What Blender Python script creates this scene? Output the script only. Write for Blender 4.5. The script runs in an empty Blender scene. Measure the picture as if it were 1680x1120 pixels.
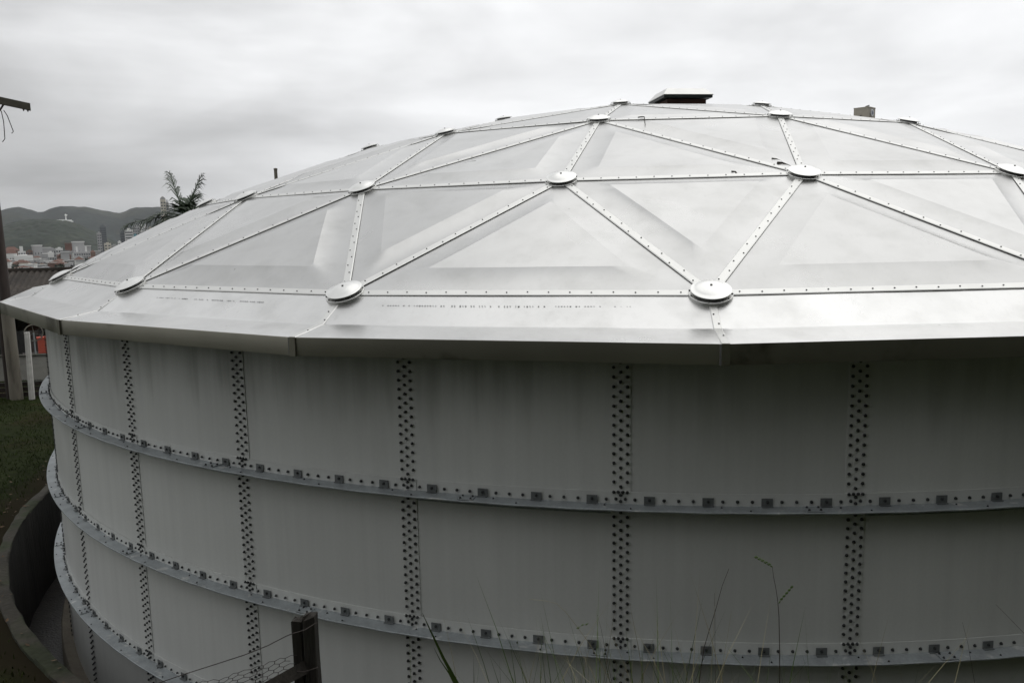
import bpy, math, random
import numpy as np
from mathutils import Vector, Matrix, noise as mn
random.seed(7); np.random.seed(7)
PI = math.pi
SC = bpy.context.scene
COL = SC.collection
S = 12.3                                   # tank radius in metres

# ------------------------------------------------------------------ camera
FPX, YAW, PITCH, ROLL = 1305.8, .1955, -.1389, -.0199
CAM = Vector((.06 * S, -1.5698 * S, .2824 * S))
def ray(u, v):
    x = (u - 840) / FPX; z = -(v - 560) / FPX; y = 1.
    c, s = math.cos(ROLL), math.sin(ROLL); x, z = c * x - s * z, s * x + c * z
    c, s = math.cos(PITCH), math.sin(PITCH); y, z = c * y - s * z, s * y + c * z
    c, s = math.cos(YAW), math.sin(YAW); x, y = c * x - s * y, s * x + c * y
    return Vector((x, y, z))
def at(u, v, d):                           # the point seen at that spot, d metres away horizontally
    r = ray(u, v); return CAM + r * (d / math.hypot(r.x, r.y))
cd = bpy.data.cameras.new('camera'); co = bpy.data.objects.new('camera', cd); COL.objects.link(co)
fw = ray(840, 560).normalized(); rt = (ray(940, 560) - ray(840, 560)).normalized(); up = rt.cross(fw)
co.matrix_world = Matrix(((rt.x, up.x, -fw.x, CAM.x), (rt.y, up.y, -fw.y, CAM.y), (rt.z, up.z, -fw.z, CAM.z), (0, 0, 0, 1)))
cd.sensor_width = 36; cd.lens = FPX / 1680 * 36; cd.clip_start = .1; cd.clip_end = 30000
SC.camera = co

# ------------------------------------------------------------------ sky and sun
SUN_EL, SUN_AZ = math.radians(58), math.radians(36)      # behind the dome, to the right (azimuth from +y)
w = bpy.data.worlds.new('World'); SC.world = w; w.use_nodes = True
nt = w.node_tree; N = nt.nodes; L = nt.links; N.clear()
def node(nt, t, **k):
    n = nt.nodes.new(t)
    for a, b in k.items(): setattr(n, a, b)
    return n
out = node(nt, 'ShaderNodeOutputWorld'); bg = node(nt, 'ShaderNodeBackground')
sky = node(nt, 'ShaderNodeTexSky', sky_type='NISHITA', sun_disc=False, sun_elevation=SUN_EL, sun_rotation=SUN_AZ)
hs = node(nt, 'ShaderNodeHueSaturation'); hs.inputs['Saturation'].default_value = .1
L.new(sky.outputs[0], hs.inputs['Color'])
tc = node(nt, 'ShaderNodeTexCoord')
sep = node(nt, 'ShaderNodeSeparateXYZ'); L.new(tc.outputs['Generated'], sep.inputs[0])
def M(op, a, b=None, c=None, nt=nt):
    n = node(nt, 'ShaderNodeMath', operation=op)
    for i, q in enumerate((a, b, c)):
        if q is None: continue
        if isinstance(q, (int, float)): n.inputs[i].default_value = q
        else: nt.links.new(q, n.inputs[i])
    return n.outputs[0]
def MR(v, a, b, c, d, nt=nt, smooth=False):
    n = node(nt, 'ShaderNodeMapRange')
    if smooth: n.interpolation_type = 'SMOOTHSTEP'
    nt.links.new(v, n.inputs[0])
    for i, q in enumerate((a, b, c, d)): n.inputs[i + 1].default_value = q
    return n.outputs[0]
mp = node(nt, 'ShaderNodeMapping'); mp.inputs['Scale'].default_value = (1.3, 1.3, 5.5); L.new(tc.outputs['Generated'], mp.inputs[0])
n1 = node(nt, 'ShaderNodeTexNoise'); n1.inputs['Scale'].default_value = 2.1; n1.inputs['Detail'].default_value = 6; n1.inputs['Roughness'].default_value = .5; n1.inputs['Distortion'].default_value = .35
L.new(mp.outputs[0], n1.inputs['Vector'])
mp2 = node(nt, 'ShaderNodeMapping'); mp2.inputs['Scale'].default_value = (1., 1., 14); mp2.inputs['Location'].default_value = (3, 1, .4); L.new(tc.outputs['Generated'], mp2.inputs[0])
n2 = node(nt, 'ShaderNodeTexNoise'); n2.inputs['Scale'].default_value = 1.6; n2.inputs['Detail'].default_value = 4; n2.inputs['Distortion'].default_value = .6
L.new(mp2.outputs[0], n2.inputs['Vector'])
# an overcast sky: brightest round the hidden sun, rain-grey low on the left
dp_ = node(nt, 'ShaderNodeVectorMath', operation='DOT_PRODUCT'); L.new(tc.outputs['Generated'], dp_.inputs[0])
dp_.inputs[1].default_value = (math.sin(SUN_AZ) * math.cos(SUN_EL), math.cos(SUN_AZ) * math.cos(SUN_EL), math.sin(SUN_EL))
dt = dp_.outputs['Value']
base = M('ADD', MR(dt, .18, .50, 5.0, 7.5, smooth=True), MR(dt, .60, 1, 0, 2.3))
base = M('SUBTRACT', base, MR(dt, .2, -.6, 0, 1.2))
base = M('ADD', base, MR(sep.outputs[2], .16, .42, 0, 1.1, smooth=True))
base = M('ADD', base, MR(sep.outputs[0], -.66, -1, 0, 2.0, smooth=True))
mp3 = node(nt, 'ShaderNodeMapping'); mp3.inputs['Scale'].default_value = (1, 1, 2.6); mp3.inputs['Location'].default_value = (.3, 2, .1); L.new(tc.outputs['Generated'], mp3.inputs[0])
n3 = node(nt, 'ShaderNodeTexNoise'); n3.inputs['Scale'].default_value = 4.2; n3.inputs['Detail'].default_value = 7; n3.inputs['Roughness'].default_value = .48; n3.inputs['Distortion'].default_value = .5
L.new(mp3.outputs[0], n3.inputs['Vector'])
cl = M('ADD', MR(n1.outputs[0], .32, .68, -1, 1), M('MULTIPLY', MR(n2.outputs[0], .35, .65, -.8, .8), MR(dt, .4, .58, .55, .0)))
cl = M('ADD', cl, MR(n3.outputs[0], .3, .7, -1.5, 1.5))
tot = M('ADD', base, M('MULTIPLY', cl, MR(dt, .3, .7, .72, .8)))
cc = node(nt, 'ShaderNodeCombineColor')
L.new(M('MULTIPLY', tot, .985), cc.inputs[0]); L.new(M('MULTIPLY', tot, .995), cc.inputs[1]); L.new(M('MULTIPLY', tot, 1.01), cc.inputs[2])
mx = node(nt, 'ShaderNodeMix', data_type='RGBA'); mx.inputs[0].default_value = .95
L.new(hs.outputs[0], mx.inputs[6]); L.new(cc.outputs[0], mx.inputs[7])
L.new(mx.outputs[2], bg.inputs[0]); bg.inputs[1].default_value = .1
L.new(bg.outputs[0], out.inputs[0])
sl = bpy.data.lights.new('sun', 'SUN'); sl.energy = .5; sl.angle = math.radians(72); sl.color = (1, .97, .93)
so = bpy.data.objects.new('sun', sl); COL.objects.link(so)
sd = Vector((math.sin(SUN_AZ) * math.cos(SUN_EL), math.cos(SUN_AZ) * math.cos(SUN_EL), math.sin(SUN_EL)))
so.rotation_euler = sd.to_track_quat('Z', 'Y').to_euler(); so.location = (0, 0, 60)
SC.view_settings.view_transform = 'Standard'; SC.view_settings.look = 'None'
SC.view_settings.exposure = .25; SC.view_settings.gamma = 1; SC.view_settings.use_curve_mapping = False
SC.cycles.max_bounces = 8; SC.cycles.diffuse_bounces = 4; SC.cycles.glossy_bounces = 4; SC.cycles.volume_bounces = 0
SC.cycles.use_denoising = True

# ------------------------------------------------------------------ materials
MATS = {}
def mat(name, col, rough=.6, metal=0., var=0., vscale=3., var2=0., v2scale=20., bump=0., bscale=30., bdet=4, stretch=(1, 1, 1), coords='Object', spec=.5, col2=None, c2lo=.5, c2hi=.65, c2scale=2., extra=None):
    if name in MATS: return MATS[name]
    m = bpy.data.materials.new(name); m.use_nodes = True; t = m.node_tree; b = t.nodes['Principled BSDF']
    b.inputs['Roughness'].default_value = rough; b.inputs['Metallic'].default_value = metal
    b.inputs['Specular IOR Level'].default_value = spec
    b.inputs['Base Color'].default_value = (*col, 1)
    if coords == 'World':
        g = node(t, 'ShaderNodeNewGeometry'); vec = g.outputs['Position']
    else:
        g = node(t, 'ShaderNodeTexCoord'); vec = g.outputs['Object']
    mp = node(t, 'ShaderNodeMapping'); mp.inputs['Scale'].default_value = stretch; t.links.new(vec, mp.inputs[0]); vec = mp.outputs[0]
    def nz(sc, det=5, dist=0.):
        n = node(t, 'ShaderNodeTexNoise'); n.inputs['Scale'].default_value = sc; n.inputs['Detail'].default_value = det; n.inputs['Distortion'].default_value = dist
        t.links.new(vec, n.inputs['Vector']); return n.outputs[0]
    c = node(t, 'ShaderNodeRGB'); c.outputs[0].default_value = (*col, 1); cur = c.outputs[0]
    if col2 is not None:
        f = MR(nz(c2scale, 6, .3), c2lo, c2hi, 0, 1, nt=t, smooth=True)
        x = node(t, 'ShaderNodeMix', data_type='RGBA'); t.links.new(f, x.inputs[0]); t.links.new(cur, x.inputs[6]); x.inputs[7].default_value = (*col2, 1); cur = x.outputs[2]
    f = None
    if var: f = MR(nz(vscale), .25, .75, 1 - var, 1 + var, nt=t)
    if var2:
        g2 = MR(nz(v2scale, 3), .25, .75, 1 - var2, 1 + var2, nt=t)
        f = g2 if f is None else M('MULTIPLY', f, g2, nt=t)
    if f is not None:
        x = node(t, 'ShaderNodeVectorMath', operation='SCALE'); t.links.new(cur, x.inputs[0]); t.links.new(f, x.inputs['Scale']); cur = x.outputs[0]
    if extra: cur = extra(t, cur, b)
    t.links.new(cur, b.inputs['Base Color'])
    if bump:
        bn = node(t, 'ShaderNodeBump'); bn.inputs['Strength'].default_value = 1; bn.inputs['Distance'].default_value = bump
        t.links.new(nz(bscale, bdet), bn.inputs['Height']); t.links.new(bn.outputs[0], b.inputs['Normal'])
    MATS[name] = m; return m

def wall_extra(t, cur, b):                 # run-off streaks below the eave, mostly on the weather side; also darkens the wall top as eave shade
    g = node(t, 'ShaderNodeNewGeometry'); s = node(t, 'ShaderNodeSeparateXYZ'); t.links.new(g.outputs['Position'], s.inputs[0])
    mp = node(t, 'ShaderNodeMapping'); mp.inputs['Scale'].default_value = (3.2, 3.2, .22); t.links.new(g.outputs['Position'], mp.inputs[0])
    n = node(t, 'ShaderNodeTexNoise'); n.inputs['Scale'].default_value = 1.5; n.inputs['Detail'].default_value = 5; t.links.new(mp.outputs[0], n.inputs['Vector'])
    nb = node(t, 'ShaderNodeTexNoise'); nb.inputs['Scale'].default_value = 1.1; nb.inputs['Detail'].default_value = 3; t.links.new(g.outputs['Position'], nb.inputs['Vector'])
    h = M('ADD', s.outputs[2], M('MULTIPLY', M('SUBTRACT', n.outputs[0], .5, nt=t), 1.3, nt=t), nt=t)
    f = MR(h, 1.55, 2.35, 0, 1, nt=t, smooth=True)
    f = M('MULTIPLY', f, MR(n.outputs[0], .35, .6, .25, 1, nt=t), nt=t)
    f = M('MULTIPLY', f, MR(nb.outputs[0], .35, .65, .45, 1, nt=t), nt=t)
    f = M('MULTIPLY', f, MR(s.outputs[0], 1, -8, .22, .85, nt=t), nt=t)
    x = node(t, 'ShaderNodeMix', data_type='RGBA'); t.links.new(f, x.inputs[0]); t.links.new(cur, x.inputs[6]); x.inputs[7].default_value = (.09, .095, .07, 1)
    # faint long streaks lower down
    mp3 = node(t, 'ShaderNodeMapping'); mp3.inputs['Scale'].default_value = (5, 5, .12); t.links.new(g.outputs['Position'], mp3.inputs[0])
    n3 = node(t, 'ShaderNodeTexNoise'); n3.inputs['Scale'].default_value = 2; n3.inputs['Detail'].default_value = 4; t.links.new(mp3.outputs[0], n3.inputs['Vector'])
    y = node(t, 'ShaderNodeVectorMath', operation='SCALE'); t.links.new(x.outputs[2], y.inputs[0]); oi = node(t, 'ShaderNodeObjectInfo'); t.links.new(M('MULTIPLY', MR(n3.outputs[0], .3, .7, .965, 1.03, nt=t), MR(oi.outputs['Random'], 0, 1, .94, 1.05, nt=t), nt=t), y.inputs['Scale'])
    t.links.new(MR(nb.outputs[0], .3, .7, .36, .52, nt=t), b.inputs['Roughness'])
    return y.outputs[0]
def alu_extra(t, cur, b):                  # faint grime, scuffs and uneven sheen of weathered sheet
    g = node(t, 'ShaderNodeNewGeometry')
    n = node(t, 'ShaderNodeTexNoise'); n.inputs['Scale'].default_value = .8; n.inputs['Detail'].default_value = 6; t.links.new(g.outputs['Position'], n.inputs['Vector'])
    t.links.new(MR(n.outputs[0], .3, .7, .26, .36, nt=t), b.inputs['Roughness'])
    n2 = node(t, 'ShaderNodeTexNoise'); n2.inputs['Scale'].default_value = 2.6; n2.inputs['Detail'].default_value = 5; n2.inputs['Roughness'].default_value = .5; t.links.new(g.outputs['Position'], n2.inputs['Vector'])
    f = MR(n2.outputs[0], .52, .78, 0, .26, nt=t)
    mp = node(t, 'ShaderNodeMapping'); mp.inputs['Scale'].default_value = (9, 1.6, 9); mp.inputs['Rotation'].default_value = (.2, .1, .9); t.links.new(g.outputs['Position'], mp.inputs[0])
    n3 = node(t, 'ShaderNodeTexNoise'); n3.inputs['Scale'].default_value = 2.3; n3.inputs['Detail'].default_value = 3; t.links.new(mp.outputs[0], n3.inputs['Vector'])
    f = M('ADD', f, MR(n3.outputs[0], .60, .85, 0, .14, nt=t), nt=t)
    vo = node(t, 'ShaderNodeTexVoronoi'); vo.inputs['Scale'].default_value = 2.4; t.links.new(g.outputs['Position'], vo.inputs['Vector'])
    sp = M('MULTIPLY', MR(vo.outputs['Distance'], .02, .04, .8, 0, nt=t), MR(n2.outputs[0], .48, .52, 0, 1, nt=t), nt=t)
    f = M('ADD', f, sp, nt=t)
    n5 = node(t, 'ShaderNodeTexNoise'); n5.inputs['Scale'].default_value = 1.7; n5.inputs['Detail'].default_value = 7; n5.inputs['Roughness'].default_value = .65; t.links.new(g.outputs['Position'], n5.inputs['Vector'])
    f = M('ADD', f, MR(n5.outputs[0], .45, .72, 0, .22, nt=t), nt=t)
    x = node(t, 'ShaderNodeMix', data_type='RGBA'); t.links.new(M('MINIMUM', f, .8, nt=t), x.inputs[0]); t.links.new(cur, x.inputs[6]); x.inputs[7].default_value = (.27, .27, .255, 1)
    oi = node(t, 'ShaderNodeObjectInfo'); y = node(t, 'ShaderNodeVectorMath', operation='SCALE'); t.links.new(x.outputs[2], y.inputs[0]); t.links.new(MR(oi.outputs['Random'], 0, 1, .93, 1.05, nt=t), y.inputs['Scale'])
    return y.outputs[0]
m_wall = mat('coated steel grey', (.615, .626, .605), .42, 0, var=.09, vscale=.4, var2=.02, v2scale=40, coords='World', extra=wall_extra, spec=.4, bump=.0006, bscale=60)
m_alu = mat('weathered aluminium sheet', (.475, .475, .466), .4, .92, var=.03, vscale=.6, coords='World', extra=alu_extra, bump=.006, bscale=1.0, bdet=0)
m_skirt = mat('aluminium skirt sheet', (.59, .59, .58), .4, .9, var=.03, vscale=.6, coords='World', extra=alu_extra, bump=.006, bscale=1.0, bdet=0)
m_strip = mat('aluminium cover strip', (.60, .60, .58), .40, .85, var=.05, vscale=4, coords='World')
m_cap = mat('spun aluminium cover', (.66, .66, .64), .28, .9, var=.04, vscale=6, coords='World', bump=.001, bscale=8)
m_gasket_shade = mat('grey gasket and gap shade', (.15, .15, .15), .7)  # gasket tone also paints the shaded gaps under strips and caps
m_rivet = mat('dull steel fixing', (.16, .16, .155), .5, .3)
m_bolt = mat('dark bolt cap', (.03, .032, .032), .42, 0, var=.3, vscale=9, coords='World')
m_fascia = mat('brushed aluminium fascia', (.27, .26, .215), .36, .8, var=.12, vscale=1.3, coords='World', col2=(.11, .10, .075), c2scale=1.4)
m_galv = mat('galvanised steel', (.31, .335, .345), .5, .35, var=.18, vscale=5, var2=.1, v2scale=40, coords='World', col2=(.48, .49, .48), c2lo=.6, c2hi=.7, c2scale=6)
m_clip = mat('dull zinc bracket', (.15, .16, .16), .55, .3, var=.2, vscale=9, coords='World')
m_conc = mat('mossy concrete', (.045, .040, .030), .95, 0, var=.3, vscale=2, var2=.2, v2scale=14, coords='World', col2=(.028, .034, .014), c2scale=1.2, c2lo=.45, c2hi=.6, bump=.02, bscale=9)
m_pitwall = mat('dark pit concrete', (.018, .016, .013), .85, 0, var=.4, vscale=1.4, coords='World', stretch=(3, 3, .5), bump=.02, bscale=6)  # near-black base, darker than the rim above it
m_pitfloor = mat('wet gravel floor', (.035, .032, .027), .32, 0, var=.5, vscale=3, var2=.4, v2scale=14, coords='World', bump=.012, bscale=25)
m_foot = mat('concrete foundation kerb', (.13, .115, .09), .9, 0, var=.3, vscale=3, coords='World', bump=.01, bscale=20)

# ------------------------------------------------------------------ object helpers
def link(o, parent=None):
    COL.objects.link(o)
    if parent is not None: o.parent = parent
    return o
def tag(o, label=None, cat=None, group=None, kind=None):
    for k, v in (('label', label), ('category', cat), ('group', group), ('kind', kind)):
        if v: o[k] = v
    return o
def empty(name, loc=(0, 0, 0), rz=0):
    o = bpy.data.objects.new(name, None); o.location = loc; o.rotation_euler = (0, 0, rz); o.empty_display_size = .2
    return link(o)
class MB:
    def __init__(s): s.v = []; s.f = []; s.m = []; s.mi = 0
    def add(s, vs, fs, mi=None):
        o = len(s.v); s.v.extend(tuple(p) for p in vs); s.f.extend(tuple(i + o for i in f) for f in fs); s.m.extend([s.mi if mi is None else mi] * len(fs)); return s
    def obox(s, c, ax, ay, az, mi=None):   # box from a centre and three half-axis vectors
        c = Vector(c); P = [c + ax * i + ay * j + az * k for i in (-1, 1) for j in (-1, 1) for k in (-1, 1)]
        F = [(0, 1, 3, 2), (4, 6, 7, 5), (0, 4, 5, 1), (2, 3, 7, 6), (0, 2, 6, 4), (1, 5, 7, 3)]
        return s.add(P, F, mi)
    def box(s, x0, x1, y0, y1, z0, z1, mi=None):
        return s.obox(((x0 + x1) / 2, (y0 + y1) / 2, (z0 + z1) / 2), Vector(((x1 - x0) / 2, 0, 0)), Vector((0, (y1 - y0) / 2, 0)), Vector((0, 0, (z1 - z0) / 2)), mi)
    def tube(s, pts, rad, n=6, mi=None, cap=True):
        pts = [Vector(p) for p in pts]; rr = rad if isinstance(rad, (list, tuple)) else [rad] * len(pts)
        V = []; u = None
        for i, p in enumerate(pts):
            d = (pts[min(i + 1, len(pts) - 1)] - pts[max(i - 1, 0)]).normalized()
            if u is None:
                u = d.orthogonal().normalized()
            else:
                u = (u - d * u.dot(d)).normalized()
            v = d.cross(u)
            for k in range(n): a = 2 * PI * k / n; V.append(p + (u * math.cos(a) + v * math.sin(a)) * rr[i])
        F = [(i * n + k, i * n + (k + 1) % n, (i + 1) * n + (k + 1) % n, (i + 1) * n + k) for i in range(len(pts) - 1) for k in range(n)]
        if cap: F += [tuple(range(n))[::-1], tuple((len(pts) - 1) * n + k for k in range(n))]
        return s.add(V, F, mi)
    def lathe(s, prof, n=24, c=(0, 0, 0), ax=None, mi=None):
        c = Vector(c); w_ = Vector(ax or (0, 0, 1)).normalized(); u = w_.orthogonal().normalized(); v = w_.cross(u)
        V = [c + (u * math.cos(2 * PI * k / n) + v * math.sin(2 * PI * k / n)) * r + w_ * z for r, z in prof for k in range(n)]
        F = [(i * n + k, i * n + (k + 1) % n, (i + 1) * n + (k + 1) % n, (i + 1) * n + k) for i in range(len(prof) - 1) for k in range(n)]
        F.append(tuple((len(prof) - 1) * n + k for k in range(n)))
        return s.add(V, F, mi)
    def mesh(s, name, mats, smooth=False):
        me = bpy.data.meshes.new(name); me.from_pydata(s.v, [], s.f)
        for m in (mats if isinstance(mats, (list, tuple)) else [mats]): me.materials.append(m)
        me.polygons.foreach_set('material_index', s.m)
        if smooth:
            me.polygons.foreach_set('use_smooth', [True] * len(me.polygons))
            if smooth != True: me.set_sharp_from_angle(angle=math.radians(smooth))
        me.update(); return me
    def build(s, name, mats, parent=None, smooth=False):
        return link(bpy.data.objects.new(name, s.mesh(name, mats, smooth)), parent)
def inst(name, me, parent=None, rz=0):
    o = bpy.data.objects.new(name, me); o.rotation_euler = (0, 0, rz); return link(o, parent)
def W(r, a, h): return Vector((S * r * math.sin(a), -S * r * math.cos(a), S * h))

# ------------------------------------------------------------------ terrain
RIM = -.14 * S
def sst(a, b, x):
    t = min(1, max(0, (x - a) / (b - a))); return t * t * (3 - 2 * t)
def ground(x, y):
    rad = math.hypot(x, y) + 1e-6
    w_ = (x * .55 - y * .835) / rad
    h = RIM
    dc = math.hypot(x - CAM.x, y - CAM.y)
    hb = (CAM.z - 1.62) - RIM
    h += hb * min(1, max(0, (6.3 - dc) / 4.6)) if w_ > -.2 else 0
    # unseen bank behind and right of the viewer, raised to shade the tank wall
    q = x * .62 - y * .78
    bank = max(0, q - 18.8)
    hb2 = min(26, bank * 1.25) * sst(-.1, .5, w_)
    if bank > 0: h = max(h, RIM + hb * sst(0, 3, bank) * sst(.3, .75, w_)) + hb2
    drop = sst(48, 420, rad) * (1 - sst(.1, .5, w_))
    h -= (60 + RIM) * drop
    if rad > 45: h += mn.noise((x * .01, y * .01, 0)) * 3 * min(1, (rad - 45) / 100)
    h += mn.noise((x * .5, y * .5, 3)) * .05 + mn.noise((x * 2.1, y * 2.1, 7)) * .02
    return h
def terr_extra(t, cur, b):
    g = node(t, 'ShaderNodeNewGeometry'); ln = node(t, 'ShaderNodeVectorMath', operation='LENGTH'); t.links.new(g.outputs['Position'], ln.inputs[0])
    n = node(t, 'ShaderNodeTexNoise'); n.inputs['Scale'].default_value = .9; n.inputs['Detail'].default_value = 5; t.links.new(g.outputs['Position'], n.inputs['Vector'])
    dd = M('ADD', ln.outputs['Value'], M('MULTIPLY', n.outputs[0], -1.6, nt=t), nt=t)
    x = node(t, 'ShaderNodeMix', data_type='RGBA'); t.links.new(MR(dd, 12.75, 13.35, 1, 0, nt=t), x.inputs[0]); t.links.new(cur, x.inputs[6]); x.inputs[7].default_value = (.022, .018, .010, 1)
    return x.outputs[2]
m_ground = mat('grassy earth', (.016, .021, .007), .95, 0, var=.4, vscale=.5, var2=.35, v2scale=5, coords='World', spec=.05, col2=(.030, .024, .012), c2scale=.45, c2lo=.52, c2hi=.72, extra=terr_extra)
def polar_sheet(name, radii, na, fn, m):
    V = []; F = []
    for i, r in enumerate(radii):
        for k in range(na):
            a = 2 * PI * k / na; x, y = r * math.sin(a), -r * math.cos(a); V.append((x, y, fn(x, y, r)))
    for i in range(len(radii) - 1):
        for k in range(na):
            F.append((i * na + k, i * na + (k + 1) % na, (i + 1) * na + (k + 1) % na, (i + 1) * na + k))
    me = bpy.data.meshes.new(name); me.from_pydata(V, [], F); me.materials.append(m)
    me.polygons.foreach_set('use_smooth', [True] * len(F)); me.update()
    return link(bpy.data.objects.new(name, me))
rad = [1.083 * S + i * .3 for i in range(60)]
while rad[-1] < 12000: rad.append(rad[-1] * 1.045)
g = polar_sheet('ground', rad, 300, lambda x, y, r: ground(x, y) if r > 1.084 * S else RIM - .06, m_ground); tag(g, kind='structure')
for p in g.data.polygons: p.flip() if p.normal.z < 0 else None
pf = MB(); n_ = 96
pf.add([W(.99, 2 * PI * k / n_, -.292) for k in range(n_)] + [W(1.07, 2 * PI * k / n_, -.292) for k in range(n_)], [(k, n_ + k, n_ + (k + 1) % n_, (k + 1) % n_) for k in range(n_)])
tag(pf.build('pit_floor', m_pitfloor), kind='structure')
pf = MB(); n_ = 420                         # concrete rim and wall of the pit
prof = [(1.0665, -.30), (1.0675, -.1415), (1.069, -.1400), (1.0815, -.1395), (1.0835, -.141), (1.0835, -.16)]
V = []
for i, (r, h) in enumerate(prof):
    for k in range(n_):
        a = 2 * PI * k / n_
        j = mn.noise((math.sin(a) * 9, math.cos(a) * 9, i * .3)) * .0020 + mn.noise((math.sin(a) * 60, math.cos(a) * 60, i * 2.3)) * .0022
        V.append(W(r + j, a, h + (j * .8 if 0 < i < 5 else 0)))
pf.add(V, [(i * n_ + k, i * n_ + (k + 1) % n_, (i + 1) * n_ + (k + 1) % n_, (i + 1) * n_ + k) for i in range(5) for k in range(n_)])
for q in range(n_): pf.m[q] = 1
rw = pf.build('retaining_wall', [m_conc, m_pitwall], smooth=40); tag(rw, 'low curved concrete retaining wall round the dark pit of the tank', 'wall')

# ------------------------------------------------------------------ the storage tank
DT = .1672; TH0 = -.6423; Z1 = .086; DZ = .1138
tank = empty('storage_tank'); tag(tank, 'big round pale grey bolted steel tank with a silver geodesic dome roof', 'tank')
LV = {0: [1, 0, 1, 2, 1, 0, 1, 0], 1: [1, 0, 1, 2, 1, 0, 1, 0]}
def panel_mesh(k, lev):
    zb = Z1 - DZ * (k - 0) if k > 0 else Z1
    zb = Z1 - DZ * k; zt = zb + DZ
    b = MB(); n = 14; r0 = 1 + (.014 * k + .007 * lev) / S; th = .0045 / S
    a0, a1 = -.0073, DT + .0073
    za, zc_ = zb * 1. - .0045, zt + .0045
    if k == 0: zc_ = zt
    if k == 3: za = zb
    V = []
    for r in (r0, r0 - th):
        for z in (za, zc_):
            for i in range(n + 1): V.append(W(r, a0 + (a1 - a0) * i / n, z))
    m = n + 1
    F = [(i, i + 1, m + i + 1, m + i) for i in range(n)]
    F += [(2 * m + i + 1, 2 * m + i, 3 * m + i, 3 * m + i + 1) for i in range(n)]
    F += [(m + i, m + i + 1, 3 * m + i + 1, 3 * m + i) for i in range(n)] + [(i + 1, i, 2 * m + i, 2 * m + i + 1) for i in range(n)]
    F += [(0, m, 3 * m, 2 * m), (n + m, n, 2 * m + n, 3 * m + n)]
    b.add(V, F); return b.mesh('wall_panel', m_wall, smooth=30)
def bolt_on(b, r, a, z, rr=.0130, hh=.017):
    c = W(r, a, z); o = Vector((math.sin(a), -math.cos(a), 0)); t = Vector((math.cos(a), math.sin(a), 0)); u = Vector((0, 0, 1)); n = 7
    V = []; ph = random.random()
    for q, (k, d) in enumerate(((1.25, 0), (1.2, .25), (.95, .3), (.85, .9), (.4, 1))):
        for i in range(n): w_ = 2 * PI * (i + ph) / n; V.append(c + o * (hh * d) + (t * math.cos(w_) + u * math.sin(w_)) * rr * k)
    F = [(q * n + i, q * n + (i + 1) % n, (q + 1) * n + (i + 1) % n, (q + 1) * n + i) for q in range(4) for i in range(n)] + [tuple(4 * n + i for i in range(n))]
    b.add(V, F)
def bolts_mesh(k, wall=True):
    b = MB(); zb = Z1 - DZ * k; zt = zb + DZ; r = 1 + (.014 * k + .014) / S
    lo = zb + .0082; hi = zt - (.0112 if k else .006)
    nn = 14; p = (hi - lo) / nn
    for i in range(nn + 1):
        bolt_on(b, r, 0, lo + p * i)
        if i < nn:
            for s in (-1, 1): bolt_on(b, r, s * .0049, lo + p * (i + .5))
    if k < 3:
        r2 = r + .013 / S
        for x, z in ((-.0049, .0042), (-.0017, .0044), (.0017, .0044), (.0049, .0042), (0, .0020), (-.0034, -.0008), (.0034, -.0008), (0, -.0026)): bolt_on(b, r2, x, zb + z)
        for i in range(1, 16): bolt_on(b, r2, i * DT / 16, zb - .0012)
    return b.mesh('bolt', m_bolt)
pm = {(k, l): panel_mesh(k, l) for k in range(4) for l in range(3)}
bm_ = [bolts_mesh(k) for k in range(4)]
course_levels = [[0, 1, 0, 1, 0, 1, 0, 1], [1, 2, 1, 0, 1, 0, 1, 0], [0, 1, 2, 1, 0, 1, 0, 1], [1, 0, 1, 0, 1, 0, 1, 0]]
# seam s (0..5 seen clearly) lies left of panel s
for k in range(4):
    for i in range(-15, 22):
        if -2 <= i < 6: lev = course_levels[k][i + 2]
        else: lev = i % 2
        a = TH0 + DT * i
        o = inst('wall_panel', pm[(k, lev)], tank, a)
        bo = inst('bolt', bm_[k], o); bo['kind'] = 'stuff'
b = MB()                                   # narrower closing sheet at the far side
for k in range(4):
    a0 = TH0 + DT * 22; a1 = TH0 - DT * 15 + 2 * PI; zb = Z1 - DZ * k
    b.add([W(1 + .0005 * k - .0003, a0 + (a1 - a0) * i / 4, z) for z in (zb, zb + DZ) for i in range(5)], [(i, i + 1, 6 + i, 5 + i) for i in range(4)])
b.build('closing_panel', m_wall, tank)
# ring flanges on the three joints
def ring_seg(span, seed):
    b = MB(); n = 26; V = []
    pr = [(1.0006, -.0046), (1.0141, -.0049), (1.0144, -.0052), (1.0144, -.0060), (1.0141, -.0062), (1.0012, -.0060), (1.0012, -.0125), (1.0006, -.0125)]
    m = len(pr)
    for i in range(n + 1):
        a = span * i / n; wob = .00018 * math.sin(i * 1.3 + seed)
        for r, z in pr: V.append(W(r, a, z + wob * (r - 1) / .016))
    F = [(i * m + j, (i + 1) * m + j, (i + 1) * m + (j + 1) % m, i * m + (j + 1) % m) for i in range(n) for j in range(m)]
    F += [tuple(range(m)), tuple(n * m + j for j in range(m))[::-1]]
    b.add(V, F)
    # splice plate over the joint, bolted
    V = [W(r, a, z) for z in (-.0046, -.0040) for a in (-.006, .006) for r in (1.003, 1.0138)]
    b.add(V, [(0, 2, 3, 1), (4, 5, 7, 6), (0, 1, 5, 4), (2, 6, 7, 3), (1, 3, 7, 5), (0, 4, 6, 2)])
    return b.mesh('flange_segment', m_galv)
rs = [ring_seg(DT * 1.5, s * 2) for s in range(2)]
fb = MB()                                   # small bolts standing on the flange
def up_bolt(b, r, a, z, rr=.010, hh=.014):
    c = W(r, a, z); b.lathe([(rr * 1.3, 0), (rr * 1.3, hh * .3), (rr * .9, hh * .3), (rr * .8, hh)], 6, c)
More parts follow.
